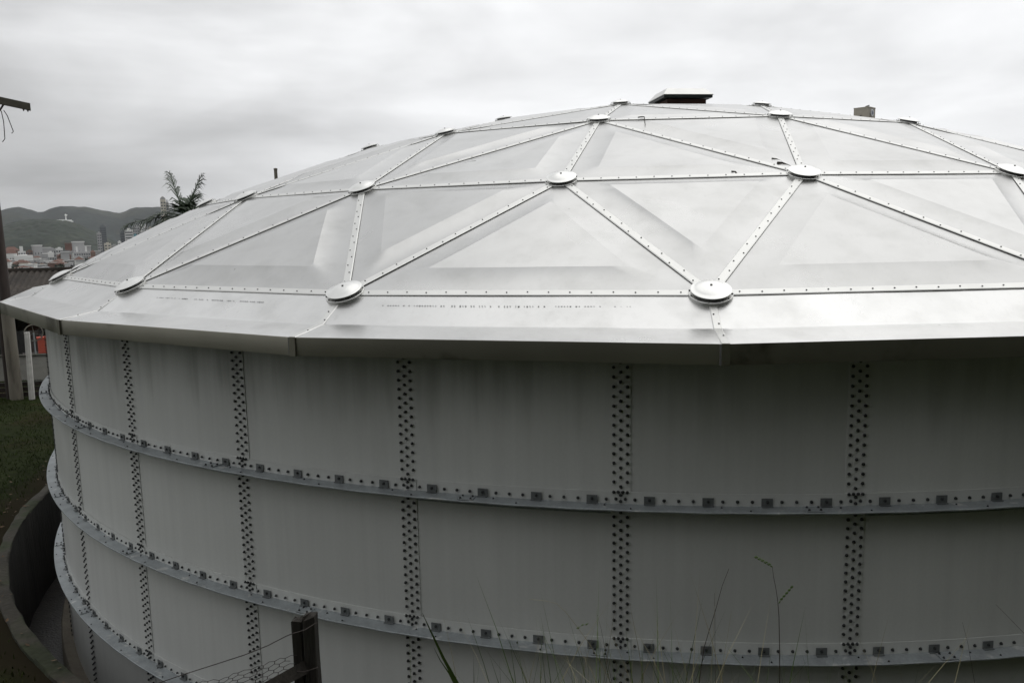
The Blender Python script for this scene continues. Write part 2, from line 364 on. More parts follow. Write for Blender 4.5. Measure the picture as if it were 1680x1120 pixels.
for i in range(3):
    up_bolt(fb, 1.0055, DT * (i * .5 + .12), -.0047, .008, .01); up_bolt(fb, 1.0115, DT * (i * .5 + .235), -.0048, .008, .01)
for a in (-.004, .004):
    for r in (1.006, 1.0115): up_bolt(fb, r, a, -.0040)
fbm = fb.mesh('flange_bolt', m_bolt)
nseg = 25
for k in range(3):
    for i in range(nseg):
        a = TH0 + DT * (.31 + .6 * k + 1.5 * (i - 10))
        if i == nseg - 1: continue
        o = inst('flange_segment', rs[(i + k) % 2], tank, a); o.location.z = (Z1 - DZ * k) * S; o.scale = (1 + .00114 * k,) * 2 + (1,)
        q = inst('bolt', fbm, o); q['kind'] = 'stuff'
    # last short segment closes the ring
def clip_mesh():
    b = MB(); aw = .0040
    for (ra, rb, za, zb_) in ((1.00205, 1.00275, -.0044, .0016), (1.00275, 1.0046, -.0044, -.0040)):
        V = [W(r, a, z) for r in (ra, rb) for a in (-aw, aw) for z in (za, zb_)]
        b.add(V, [(0, 1, 3, 2), (4, 6, 7, 5), (0, 4, 5, 1), (2, 3, 7, 6), (1, 5, 7, 3), (0, 2, 6, 4)])
    bolt_on(b, 1.0028, 0, -.0010, .012, .016); b.m[-29:] = [1] * 29
    return b.mesh('angle_bracket', [m_clip, m_bolt])
cm = clip_mesh(); far = []
for k in range(3):
    for i in range(-15, 22):
        for j in (2, 6, 10, 14):
            a = TH0 + DT * (i + j / 16)
            if -2 <= i <= 7:
                o = inst('angle_bracket', cm, tank, a); o.location = (.014 * k * math.sin(a), -.014 * k * math.cos(a), (Z1 - DZ * k) * S)
            else: far.append((a, (Z1 - DZ * k) * S, .014 * k))
b = MB(); cv = [Vector(v.co) for v in cm.vertices]; cf = [tuple(p.vertices) for p in cm.polygons]
for a, z, dr in far:
    R_ = Matrix.Rotation(a, 3, 'Z'); b.add([R_ @ (v + Vector((0, -dr, 0))) + Vector((0, 0, z)) for v in cv], cf)
tag(b.build('angle_bracket', m_clip, tank), kind='stuff')
# foundation kerb
b = MB(); n = 120
pr = [(1.0035, -.2554), (1.016, -.2560), (1.0175, -.258), (1.0185, -.295)]
b.add([W(r + .0006 * mn.noise((r * 9, k * .7, 0)), 2 * PI * k / n, h) for r, h in pr for k in range(n)], [(i * n + k, i * n + (k + 1) % n, (i + 1) * n + (k + 1) % n, (i + 1) * n + k) for i in range(3) for k in range(n)])
b.build('foundation_kerb', m_foot, tank, smooth=40)

# --- dome nodes
A0 = -.057; ST = 2 * PI / 21
RR = {'D': (.9767, .2337), 'C': (.7767, .3301), 'B': (.5175, .4194), 'A': (.2767, .4735), 'T': (0, .4955)}
def nd(l, i):
    if l == 'T': return W(0, 0, RR['T'][1])
    r, h = RR[l]
    a = A0 + {'D': (i + .5) * ST, 'C': i * ST, 'B': i * ST * 1.5, 'A': i * ST * 3}[l]
    return W(r, a, h)
CN = {'D': 21, 'C': 21, 'B': 14, 'A': 7, 'T': 1}
tris = []
for i in range(21):
    tris.append((('D', i - 1), ('D', i), ('C', i)))            # point up
    tris.append((('D', i), ('C', i + 1), ('C', i)))            # point down
for s in range(7):
    c = 3 * s; bb = 2 * s; aa = s
    tris += [(('C', c), ('C', c + 1), ('B', bb)), (('C', c + 1), ('B', bb + 1), ('B', bb)), (('C', c + 1), ('C', c + 2), ('B', bb + 1)),
             (('C', c + 2), ('B', bb + 2), ('B', bb + 1)), (('C', c + 2), ('C', c + 3), ('B', bb + 2))]
    tris += [(('B', bb), ('B', bb + 1), ('A', aa)), (('B', bb + 1), ('A', aa + 1), ('A', aa)), (('B', bb + 1), ('B', bb + 2), ('A', aa + 1))]
    tris.append((('A', aa), ('A', aa + 1), ('T', 0)))
norm_id = lambda q: (q[0], q[1] % CN[q[0]])
tris = [tuple(norm_id(q) for q in t) for t in tris]
OC = Vector((0, 0, -1.33 * S))
def nrm(p): return (p - OC).normalized()
def tri_panel(t, rnd):
    P = [nd(*q) for q in t]; n0 = (P[1] - P[0]).cross(P[2] - P[0]).normalized()
    if n0.dot(nrm(P[0])) < 0: P = [P[0], P[2], P[1]]; n0 = -n0
    a, b_, c = (P[1] - P[2]).length, (P[2] - P[0]).length, (P[0] - P[1]).length
    I = (P[0] * a + P[1] * b_ + P[2] * c) / (a + b_ + c)       # incentre
    ls = {q[0] for q in t}
    H = (.032 if 'A' in ls else .046 if 'B' in ls else .062) * (a + b_ + c) / 9 * rnd.uniform(.75, 1.25)
    s0 = rnd.uniform(.40, .46)
    lev = [0, .08, .16, .24, .32, s0 * .88, s0 * .975, s0, s0 * 1.02, s0 * 1.06, .62, .8, 1.0]; NP = 12
    V = []; ox = rnd.uniform(0, 99)
    dent = rnd.uniform(.006, .014)
    for q, s in enumerate(lev):
        x = min(1, s / s0); h = H * (x ** 2.3)
        if s > s0: h += -H * .10 * ((s - s0) / (1 - s0)) ** .8
        for e in range(3):
            A = P[e].lerp(I, s); B = P[(e + 1) % 3].lerp(I, s)
            for k in range(NP):
                p = A.lerp(B, k / NP)
                edge = min(1, s * 5)
                wv = mn.noise(p * .55 + Vector((ox, 0, 0))) * dent * edge + mn.noise(p * 1.7 + Vector((0, ox, 0))) * dent * .25 * edge
                V.append(p + n0 * (h + wv - .002))
    n = 3 * NP; F = []
    for q in range(len(lev) - 2):
        F += [(q * n + k, q * n + (k + 1) % n, (q + 1) * n + (k + 1) % n, (q + 1) * n + k) for k in range(n)]
    q = len(lev) - 2; V = V[:(q + 1) * n] + [I + n0 * (H * .8 - .002)]
    F += [(q * n + k, q * n + (k + 1) % n, (q + 1) * n) for k in range(n)]
    b = MB(); b.add(V, F); o = b.build('roof_panel', m_alu, tank, smooth=True); me = o.data
    c0 = lev.index(s0) * n
    sh = [all(c0 <= v < c0 + n for v in e.vertices) for e in me.edges]
    at_ = me.attributes.new('sharp_edge', 'BOOLEAN', 'EDGE'); at_.data.foreach_set('value', sh)
    return o
rnd = random.Random(3)
edges = set()
for t in tris:
    tri_panel(t, rnd)
    for i in range(3): edges.add(tuple(sorted((t[i], t[(i + 1) % 3]))))
def strip(parent, P, Q, upv, wdt=.045, lift=.0008, trim=.16, rv=True, sp=.2):
    d = (Q - P); ln = d.length; d.normalize(); sd_ = d.cross(upv).normalized(); u = sd_.cross(d)
    A = P + d * trim; B = Q - d * trim; c = (A + B) / 2; hl = (B - A).length / 2
    b = MB()
    b.obox(c + u * (lift + .0), d * hl, sd_ * (wdt * .8), u * .006, 1)
    z0 = lift + .0055                       # cover bar with slightly folded-down lips
    pr = [(-wdt, z0 - .003), (-wdt, z0 + .002), (-wdt * .8, z0 + .007), (wdt * .8, z0 + .007), (wdt, z0 + .002), (wdt, z0 - .003)]
    V = [E + sd_ * x + u * z for E in (A, B) for x, z in pr]; m = len(pr)
    b.add(V, [(j, (j + 1) % m, m + (j + 1) % m, m + j) for j in range(m)] + [tuple(range(m))[::-1], tuple(range(m, 2 * m))], 0)
    o = b.build('cover_strip', [m_strip, m_gasket_shade], parent)
    if rv:
        rb = MB(); k = int(2 * hl / sp)
        for i in range(k):
            p = A + d * ((i + .5) / k * 2 * hl) + u * (z0 + .006) + sd_ * (rnd.uniform(-.004, .004) + (.016 if i % 2 else -.016) * (1 if abs(d.z) > .12 else .15) - (0 if abs(d.z) > .12 else -.0))
            rb.lathe([(.009, 0), (.008, .005), (.005, .008)], 6, p, u)
        tag(rb.build('rivet', m_rivet, o), kind='stuff')
    return o
for e0, e1 in sorted(edges):
    P, Q = nd(*e0), nd(*e1); strip(tank, P, Q, nrm((P + Q) / 2))
# hub covers: gusset plate, gap and dished cap
def hub_meshes():
    g = MB(); g.lathe([(.213, -.03), (.215, .012), (.210, .016), (.0, .016)], 28)
    for k in range(12): g.lathe([(.010, 0), (.009, .008), (.005, .012)], 6, (.202 * math.cos(k * PI / 6 + .2), .202 * math.sin(k * PI / 6 + .2), .016), mi=1)
    c = MB(); c.lathe([(.150, .012), (.150, .050), (.186, .046), (.196, .050), (.198, .057), (.190, .062), (.180, .062), (.150, .078), (.095, .098), (.05, .106), (.018, .108)], 32)
    c.lathe([(.012, .107), (.012, .116), (.006, .120)], 8, mi=1)
    for q in range(32 * 1): c.m[q] = 2  # stem coloured dark to stand for the shaded gap
    return g.mesh('gusset_plate', [m_strip, m_rivet], smooth=35), c.mesh('hub_cover', [m_cap, m_rivet, m_gasket_shade], smooth=40)
gm, hm = hub_meshes()
for l in 'DCBAT':
    for i in range(CN[l]):
        P = nd(l, i); n0 = nrm(P)
        if l == 'D': n0 = (n0 + Vector((0, 0, .25))).normalized()
        o = inst('hub_cover', hm, tank); o.location = P; o.scale = (.93, .93, .82)
        o.rotation_mode = 'QUATERNION'; tl = Vector((rnd.uniform(-.02, .02), rnd.uniform(-.02, .02), 1)).normalized()
        o.rotation_quaternion = n0.to_track_quat('Z', 'X') @ tl.to_track_quat('Z', 'X')
        inst('gusset_plate', gm, o)
# skirt and fascia
RF, HF, RL, HL, HB = 1.0122, .2122, 1.0466, .2064, .1926
for i in range(21):
    a0 = A0 + (i - .5) * ST; a1 = a0 + ST
    pr = [(.9767, .2337), (.990, .2262), (RF - .0012, HF + .0006), (RF, HF), (RF + .002, HF - .0004), (1.034, .2088), (RL, HL)]
    b = MB(); n = 16; V = []
    for j, (r, h) in enumerate(pr):
        P, Q = W(r, a0, h), W(r, a1, h)
        for q in range(n + 1):
            p = P.lerp(Q, q / n); e = math.sin(PI * q / n)
            p.z += (mn.noise(p * .7 + Vector((i * 5, 0, 0))) * .010 + (-.006 if j in (1, 5) else 0)) * e * (1 if j not in (0, 6) else .35)
            V.append(p)
    b.add(V, [(j * (n + 1) + q, (j + 1) * (n + 1) + q, (j + 1) * (n + 1) + q + 1, j * (n + 1) + q + 1) for j in range(6) for q in range(n)])
    o = b.build('skirt_panel', m_skirt, tank, smooth=True)
    b = MB(); V = []                      # fascia: hanging plate with rolled top edge and inward bottom return
    fp = [(RL - .0004, HL + .0001), (RL + .0004, HL + .0002), (RL + .0006, HL - .0006), (RL + .0002, HB), (RL - .0030, HB - .0003), (RL - .0030, HB), (RL - .0004, HB + .0006), (RL - .0003, HL - .0008)]
    m = len(fp)
    for q in range(n + 1):
        for r, h in fp:
            p = W(r, a0, h).lerp(W(r, a1, h), q / n); V.append(p + p.normalized() * (mn.noise(Vector((i * 3 + q * .45, h * 9, 0))) * .006 * math.sin(PI * q / n)))
    b.add(V, [(q * m + j, q * m + (j + 1) % m, (q + 1) * m + (j + 1) % m, (q + 1) * m + j) for q in range(n) for j in range(m)])
    b.build('fascia', m_fascia, tank, smooth=40)
    # lap strips down the corner between two skirt panels
    a = a0; P0, P1, P2 = W(.985, a, .2290), W(RF, a, HF), W(RL + .0004, a, HL + .0003)
    rx = Vector((math.sin(a), -math.cos(a), 0)); tx = Vector((math.cos(a), math.sin(a), 0))
    strip(tank, P0, P1, nrm(P1), .036, -.008, .0, True, .13)
    strip(tank, P1, P2, (Vector((0, 0, 1)) + rx * .2).normalized(), .036, -.008, .0, True, .22)
    lb = MB(); lb.obox(W(RL + .0006, a, (HL + HB) / 2 + .0001), tx * .034, rx * .010, Vector((0, 0, S * (HL - HB) / 2 + .004)))
    lb.obox(W(RL + .0004, a, (HL + HB) / 2) - tx * .040, tx * .007, rx * .006, Vector((0, 0, S * (HL - HB) / 2)), 1)
    lb.build('corner_lap', [m_fascia, m_gasket_shade], tank)

m_mark = mat('faint printed ink', (.36, .36, .36), .4, .9)
for i, t0, t1 in ((0, .14, .80), (-1, .22, .72)):
    a0 = A0 + (i - .5) * ST; a1 = a0 + ST; b = MB(); t = t0; mr_ = random.Random(i + 9)
    while t < t1:
        if mr_.random() < .6:
            q = .40
            P = W(.9767 + (RF - .9767) * q, a0, .2337 + (HF - .2337) * q - .0006).lerp(W(.9767 + (RF - .9767) * q, a1, .2337 + (HF - .2337) * q - .0006), t)
            Q = W(.9767 + (RF - .9767) * (q + .1), a0, .2337 + (HF - .2337) * (q + .1)).lerp(W(.9767 + (RF - .9767) * (q + .1), a1, .2337 + (HF - .2337) * (q + .1)), t)
            dn = (Q - P).normalized(); tx = (W(1, a1, 0) - W(1, a0, 0)).normalized(); nn_ = tx.cross(dn)
            if nn_.z < 0: nn_ = -nn_
            b.obox(P + nn_ * .012, tx * mr_.uniform(.003, .008), dn * mr_.uniform(.004, .010), nn_ * .001)
        t += .0075
    o = b.build('printed_mark', m_mark, tank); o['kind'] = 'stuff'

# ------------------------------------------------------------------ things on the dome
def dome_h(x, y): return S * (.4955 - .277 * ((x / S) ** 2 + (y / S) ** 2))
m_brown = mat('rusty brown vent frame', (.07, .035, .025), .8, 0, var=.3, vscale=6)
m_dgreen = mat('dark painted edge', (.018, .026, .024), .5)
vx, vy = .0765 * S, -.15 * S; vz = dome_h(vx, vy) - .06
v = empty('roof_vent', (vx, vy, vz), .33); tag(v, 'flat hatch with pale hipped lid and dark edge on the crown of the dome', 'roof vent')
b = MB(); b.box(-.41, .41, -.41, .41, -.1, .10); b.build('vent_frame', m_brown, v)
b = MB(); b.box(-.51, .51, -.51, .51, .115, .165); b.build('lid_edge', m_dgreen, v)
b = MB(); z = .1655
b.add([(-.522, -.522, z), (.522, -.522, z), (.522, .522, z), (-.522, .522, z), (-.522, -.522, z + .012), (.522, -.522, z + .012), (.522, .522, z + .012), (-.522, .522, z + .012), (-.40, -.36, z + .15), (.40, -.36, z + .15), (.40, .36, z + .15), (-.40, .36, z + .15)],
      [(3, 2, 1, 0)] + [(k, (k + 1) % 4, 4 + (k + 1) % 4, 4 + k) for k in range(4)] + [(4 + k, 4 + (k + 1) % 4, 8 + (k + 1) % 4, 8 + k) for k in range(4)] + [(8, 9, 10, 11)])
b.build('lid', m_strip, v)
ba = math.radians(12.35); bd = 1.70
bx, by = CAM.x + math.sin(ba) * bd * S, CAM.y + math.cos(ba) * bd * S
m_box = mat('beige weathered box', (.40, .37, .31), .7, 0, var=.12, vscale=3, bump=.003, bscale=12)
topz = CAM.z + bd * S * math.tan(math.radians(7.25))
v = empty('instrument_box', (bx, by, dome_h(bx, by) - .05), -.62); tag(v, 'beige box with a round dial standing on the right of the dome', 'instrument box')
hb = topz - v.location.z
b = MB(); b.box(-.17, .17, -.19, .19, 0, hb - .02); b.build('box_body', m_box, v)
b = MB(); b.box(-.175, .175, -.195, .195, hb - .02, hb); b.build('box_lid', m_box, v)
b = MB(); b.lathe([(.085, 0), (.085, .015), (.07, .018), (.0, .018)], 20, (.171, 0, hb - .13), (1, 0, 0)); b.lathe([(.05, .0181), (.0, .0185)], 16, (.1715, 0, hb - .13), (1, 0, 0), mi=1)
b.build('dial', [mat('dial rim', (.62, .63, .66), .4), mat('dial face', (.20, .22, .3), .5)], v)
b = MB(); b.lathe([(.02, 0), (.02, .02), (.01, .03)], 8, (.0, -.191, hb - .2), (0, -1, 0)); b.build('knob', m_bolt, v)
b = MB(); b.tube([(.0, 0, hb), (.03, .02, hb + .03), (.09, .05, hb + .055)], [.02, .018, .012], 7); b.build('lamp', m_bolt, v)
m_twig = mat('dead twig bark', (.035, .028, .02), .9, 0, var=.3, vscale=30)
def on_dome(u, v_, off=.05):               # where the line of sight meets the dome
    r = ray(u, v_); t = 4.
    for _ in range(2500):
        p = CAM + r * t
        if math.hypot(p.x, p.y) < 1.02 * S and p.z < dome_h(p.x, p.y) + off - .10: return Vector((p.x, p.y, p.z + .03))
        t += .01
    return None
def twig(pix, rad_, label, lift=0):
    P = [on_dome(*q) for q in pix]
    if any(p is None for p in P): return
    P = [p + Vector((0, 0, lift * (k % 2))) for k, p in enumerate(P)]
    b = MB(); n = len(P); b.tube(P, [rad_ * (1 - .5 * k / n) for k in range(n)], 5); o = b.build('twig', m_twig); tag(o, label, 'twig')
twig([(1275, 272), (1283, 272), (1291, 275), (1298, 278)], .022, 'thick dark twig lying beside a hub cover on the right of the dome')
twig([(1266, 264), (1274, 265), (1283, 269)], .010, 'thin bent twig just above the thick dark twig on the dome')
twig([(1200, 286), (1206, 286), (1209, 290)], .014, 'short hooked twig on the horizontal cover strip left of the dark twig')
twig([(763, 272), (770, 270), (781, 268)], .012, 'straight little twig on a sloping dome panel left of centre')
twig([(476, 335), (480, 334)], .014, 'tiny bit of twig on the left side of the dome')
twig([(1047, 196), (1053, 195), (1057, 195), (1058, 205)], .010, 'wire-thin twig bent at a right angle near the dome crown')

# ------------------------------------------------------------------ foreground: fence posts, wire, netting
m_post = mat('old weathered timber', (.020, .017, .013), .95, 0, var=.35, vscale=2.5, var2=.3, v2scale=12, stretch=(4, 4, .5), bump=.008, bscale=20, col2=(.024, .026, .016), c2scale=3, c2lo=.55, c2hi=.7)
m_wire = mat('rusty wire', (.06, .05, .045), .7, .4)
def rough_post(P, h, wx, wy, rz, lean=(0, 0), seed=0):
    b = MB(); n = 9; V = []; cs = [(-1, -.8), (-.8, -1), (.8, -1), (1, -.8), (1, .8), (.8, 1), (-.8, 1), (-1, .8)]
    for k in range(n):
        t = k / (n - 1); s = 1 - .06 * t
        for j, (cx, cy) in enumerate(cs):
            jx = mn.noise(Vector((k * .9, j * .8, seed))) * .1
            z = h * t + (mn.noise(Vector((j * 1.3, seed, 5))) * .05 if k == n - 1 else 0)
            V.append((wx * cx * (s + jx) + lean[0] * t, wy * cy * (s + jx) + lean[1] * t, z))
    V.append((lean[0], lean[1], h + .012))
    F = [(k * 8 + j, k * 8 + (j + 1) % 8, (k + 1) * 8 + (j + 1) % 8, (k + 1) * 8 + j) for k in range(n - 1) for j in range(8)]
    F += [((n - 1) * 8 + j, (n - 1) * 8 + (j + 1) % 8, n * 8) for j in range(8)]
    b.add(V, F); return b
fr = at(500, 1120, 4.3); fgz = ground(fr.x, fr.y)
fence = empty('wire_fence', (fr.x, fr.y, fgz)); tag(fence, 'old wire fence with two weathered posts and sagging hexagonal netting', 'fence')
FL = Vector((fr.x, fr.y, fgz))
def fl(p): return Vector(p) - FL
T1, T2 = at(488, 1016, 4.33), at(508.5, 1008, 4.30)
q = rough_post(None, T1.z - fgz + .1, .031, .034, .1, seed=1).build('post', m_post, fence); q.location = fl((T1.x, T1.y, fgz - .1)); q.rotation_euler.z = .2
q = rough_post(None, T2.z - fgz + .1, .036, .036, .1, seed=4).build('post', m_post, fence); q.location = fl((T2.x, T2.y, fgz - .1)); q.rotation_euler.z = .12
Pa, Pb = at(493, 1098, 4.25), at(418, 1140, 4.05); db = (Pb - Pa)
b = MB(); b.obox((Pa + Pb) / 2 + db * .9, db * 1.45, Vector((.012, .024, .0)), db.cross(Vector((.012, .024, 0))).normalized() * .034); q = b.build('brace', m_post, fence); q.location = -FL
def wire(pts, r, name='wire'):
    b = MB(); b.tube(pts, r, 5); q = b.build(name, m_wire, fence); q.location = -FL; return q
E1 = at(90, 1178, 5.4)
wire([at(519, 1021, 4.25), at(500, 1033, 4.23), at(479, 1039, 4.25), at(470, 1042.5, 4.3), at(440, 1058, 4.38), at(400, 1074, 4.5), at(350, 1090, 4.65), at(300, 1106, 4.8), at(262, 1119, 4.9), at(180, 1148, 5.15), E1], .0028)
wire([at(478, 1100, 4.26), at(499, 1101, 4.2), at(522, 1094, 4.22), at(523, 1100, 4.25)], .0024)
q = rough_post(None, E1.z - ground(E1.x, E1.y) + .15, .035, .035, 0, seed=9).build('post', m_post, fence); q.location = fl((E1.x, E1.y, ground(E1.x, E1.y) - .1))
# hexagonal netting hung between the posts, sagging and leaning
NA, NBp = at(478, 1074, 4.32), at(120, 1165, 5.35)
hx = MB(); cw, ch = .080, .019; nx, ny = 26, 50
sv = (NBp - NA); ln = sv.length; sv.normalize(); back = Vector((sv.y, -sv.x, 0)).normalized()
if back.y < 0: back = -back
def net(x, y):
    t = x / ln
    sag = .03 * math.sin(PI * min(1, t)) * math.exp(-y * 1.2)
    yy = y
    p = NA + sv * x - Vector((0, 0, yy + sag)) + back * (-.50 * y * math.exp(-y) + .02 * mn.noise(Vector((x * 4, y * 4, 0))))
    return p + Vector((mn.noise(Vector((x * 7, y * 7, 2))), mn.noise(Vector((x * 7, y * 7, 4))), mn.noise(Vector((x * 7, y * 7, 6))))) * .012
for j in range(ny):
    for i in range(nx):
        x = (i + (.5 if j % 2 else 0)) * cw; y = j * ch
        if x > ln: continue
        top = net(x, y); lft = net(x - cw / 2, y + ch * .38); rgt = net(x + cw / 2, y + ch * .38); 
        hx.tube([lft, top, rgt], .0017, 3, cap=False); hx.tube([rgt, net(x + cw / 2, y + ch)], .0024, 3, cap=False)
q = hx.build('netting', m_wire, fence); q.location = -FL; q['kind'] = 'stuff'

# ------------------------------------------------------------------ grasses
m_g1 = mat('green grass blade', (.07, .12, .02), .6, 0, var=.35, vscale=2, coords='World')
m_g2 = mat('dry grass stalk', (.34, .30, .17), .8, 0, var=.3, vscale=3, coords='World')
m_g3 = mat('dark grass stalk', (.05, .035, .028), .8)
m_lawn = mat('lawn grass', (.027, .042, .008), .9, 0, var=.45, vscale=.7, var2=.3, v2scale=9, coords='World', spec=.08, col2=(.045, .042, .014), c2scale=.8, c2lo=.56, c2hi=.72)
def down(p):                               # continue a stem to the ground below and behind it
    gx, gy = p.x + random.uniform(-.03, .03), p.y + random.uniform(-.02, .05); return Vector((gx, gy, ground(gx, gy) - .02))
def stalk(pix, d, r, m, label, seeds=None, name='grass_stalk'):
    P = [at(u, v_, d + .01 * i) for i, (u, v_) in enumerate(pix)]; base = down(P[-1]); P.append(P[-1].lerp(base, .5) + Vector((.01, .01, 0))); P.append(base)
    root = empty(name, base); tag(root, label, 'grass stalk'); n = len(P)
    b = MB(); b.tube([p - base for p in P], [r * (.35 + .65 * k / (n - 1)) for k in range(n)], 5); b.build('stem', m, root)
    if seeds:
        for (px0, px1, cnt) in seeds:
            b = MB(); A, B = at(*px0, d), at(*px1, d); s = (B - A)
            b.tube([A - base, B - base], .0008, 4)
            for k in range(cnt):
                c = A.lerp(B, (k + .5) / cnt) - base; sdv = Vector((0, 0, 1)) * (.0035 if k % 2 else -.0035); dd = s.normalized() * .0075
                b.lathe([(.0005, -.006), (.0022, -.002), (.0022, .002), (.0004, .006)], 5, c + sdv, dd.normalized())
            b.build('seed_head', m_g1 if cnt % 2 else m_g2, root)
    return root
stalk([(1267, 928), (1269, 945), (1273, 965), (1276, 985), (1278, 1010), (1279, 1060), (1279, 1125)], 2.9, .0022, m_g3, 'tall grass stalk with two green seed heads in front of the tank wall',
      seeds=[((1267, 928), (1238, 912), 11), ((1278, 987), (1301, 960), 11)])
stalk([(1196, 932), (1185, 960), (1174, 1000), (1163, 1035), (1155, 1062), (1146, 1125)], 2.85, .0022, m_g3, 'slanting dark grass stalk just left of the stalk with seed heads')
stalk([(1172, 972), (1173, 1010), (1173, 1060), (1174, 1125)], 3.1, .0013, m_g3, 'thin upright dark grass stalk crossing the slanting one')
stalk([(1200, 1002), (1194, 1040), (1188, 1075), (1180, 1125)], 3.1, .001, m_g2, 'thin pale grass stalk between the slanting and the seeded stalks')
stalk([(868, 982), (895, 985), (913, 989), (928, 1003), (945, 1025), (965, 1052), (985, 1085), (1005, 1125)], 3., .0014, m_g2, 'pale grass stalk bent over at the top in front of the tank wall',
      seeds=[((945, 1030), (966, 1021), 3)])
stalk([(980, 1008), (986, 1030), (993, 1065), (1000, 1100), (1005, 1125)], 3.05, .0014, m_g3, 'short dark grass stalk beside the central bolted seam')
stalk([(1634, 991), (1655, 1012), (1680, 1038), (1710, 1125)], 2.9, .0012, m_g3, 'thin dark grass stalk at the far right edge')
stalk([(1579, 1020), (1588, 1055), (1600, 1125)], 3., .001, m_g3, 'short thin stalk left of the far right stalk')
def blade(pix, d, wdt, m, label):
    P = [at(u, v_, d) for u, v_ in pix]; base = down(P[-1]); P += [P[-1].lerp(base, .5), base]
    b = MB(); V = []; n = len(P)
    for k, p in enumerate(P):
        w_ = wdt * min(1, .08 + 1.3 * k / n); sx = Vector((1, .2, 0)) * w_
        V += [p - base - sx, p - base + Vector((0, w_ * .5, -w_ * .3)), p - base + sx]
    b.add(V, [(3 * k + j, 3 * k + j + 1, 3 * k + j + 4, 3 * k + j + 3) for k in range(n - 1) for j in (0, 1)])
    o = b.build('grass_plant', m, smooth=True); o.location = base; tag(o, label, 'grass')
blade([(693, 1005), (703, 1027), (714, 1050), (727, 1078), (740, 1102), (752, 1125)], 2.75, .010, m_g1, 'broad green grass blade leaning right of the fence posts')
blade([(712, 1062), (722, 1082), (737, 1104), (748, 1125)], 2.78, .006, m_g1, 'narrow green blade tucked against the broad blade')
# tuft of fine blades along the lower edge
def blades(name, pts, hmin, hmax, wd, m, lean=.4, seg=3):
    n = len(pts); V = np.zeros((n, 2 * seg + 1, 3)); H = np.random.uniform(hmin, hmax, n); an = np.random.uniform(0, 2 * PI, n); le = np.random.uniform(.1, 1, n) * lean
    fa = np.random.uniform(0, PI, n); P = np.array(pts)
    for k in range(seg + 1):
        t = k / seg; off = (t ** 1.8) * le * H
        cx = P[:, 0] + np.cos(an) * off; cy = P[:, 1] + np.sin(an) * off; cz = P[:, 2] + H * t * (1 - .2 * le * t)
        w_ = wd * (1 - t) ** .6
        if k < seg:
            for s, q in ((-1, 0), (1, 1)):
                V[:, 2 * k + q, 0] = cx + s * w_ * np.cos(fa); V[:, 2 * k + q, 1] = cy + s * w_ * np.sin(fa); V[:, 2 * k + q, 2] = cz
        else: V[:, 2 * k, 0] = cx; V[:, 2 * k, 1] = cy; V[:, 2 * k, 2] = cz
    nv = 2 * seg + 1; base = np.arange(n)[:, None] * nv
    quads = [[2 * k, 2 * k + 1, 2 * k + 3, 2 * k + 2] for k in range(seg - 1)]
    F = []
    for q in quads: F.append(base + np.array(q)[None])
    F4 = np.concatenate(F).tolist() if F else []; F3 = (base + np.array([2 * seg - 2, 2 * seg - 1, 2 * seg])[None]).tolist()
    me = bpy.data.meshes.new(name); me.from_pydata(V.reshape(-1, 3).tolist(), [], F4 + F3); me.materials.append(m); me.update()
    o = link(bpy.data.objects.new(name, me)); o['kind'] = 'stuff'; return o
pts = []
for _ in range(480):
    u = random.choice((random.gauss(1000, 110), random.gauss(1230, 160), random.uniform(820, 1500))); d = random.uniform(2.7, 3.6)
    p = at(u, 1120, d); pts.append((p.x, p.y, ground(p.x, p.y) - .02))
go = blades('tall_grass', pts, .5, 1.16, .0034, m_g1, .45, 5); tag(go, 'fine tall grass along the lower edge in front of the tank', 'grass')
pts = [(p[0] + random.uniform(-.2, .2), p[1], p[2]) for p in pts[:220]]
go = blades('dry_grass', pts, .6, 1.26, .0024, m_g2, .5, 5); tag(go, 'thin dry grass stems mixed into the tall green grass', 'grass')
# lawn on the left and on the bank
pts = []
while len(pts) < 90000:
    x = random.uniform(-27, -3); y = random.uniform(-17, 13); r = math.hypot(x, y)
    if r < 1.09 * S + random.random() * .5: continue
    d = math.hypot(x - CAM.x, y - CAM.y)
    if random.random() > min(1, 14 / d): continue
    if mn.noise((x * .6, y * .6, 0)) < -.35 and random.random() < .8: continue
    pts.append((x, y, ground(x, y) - .01))
go = blades('lawn', pts, .03, .10, .009, m_lawn, .9, 2); tag(go, 'short green lawn between the pit and the far wall', 'grass')
pts = []
for _ in range(9000):
    a = random.uniform(0, 2 * PI); r = random.uniform(1.5, 6.5); x, y = CAM.x + math.cos(a) * r, CAM.y + math.sin(a) * r
    if math.hypot(x, y) > 1.12 * S: pts.append((x, y, ground(x, y) - .01))
go = blades('bank_grass', pts, .08, .28, .006, m_lawn, .8, 2); tag(go, 'rough grass on the bank at the viewer\'s feet', 'grass')
b = MB(); m_leaf = mat('dead leaf', (.10, .06, .03), .8, 0, var=.5, vscale=5, coords='World')
for _ in range(420):
    a = random.uniform(-2.4, -.1); r = (1.069 + abs(random.gauss(0, .07))) * S; x, y = r * math.sin(a), -r * math.cos(a)
    z = (RIM + .03 if r < 1.083 * S else ground(x, y) + .04); s = random.uniform(.02, .05); an = random.uniform(0, 6.28); t1 = Vector((math.cos(an), math.sin(an), random.uniform(-.3, .3))) * s; t2 = Vector((-math.sin(an), math.cos(an), random.uniform(-.5, .5))) * s * .45
    c = Vector((x, y, z)); b.add([c - t1, c - t2, c + t1, c + t2], [(0, 1, 2), (0, 2, 3)])
go = b.build('fallen_leaves', m_leaf); tag(go, 'dead brown leaves scattered along the rim of the pit', 'leaves', kind='stuff')
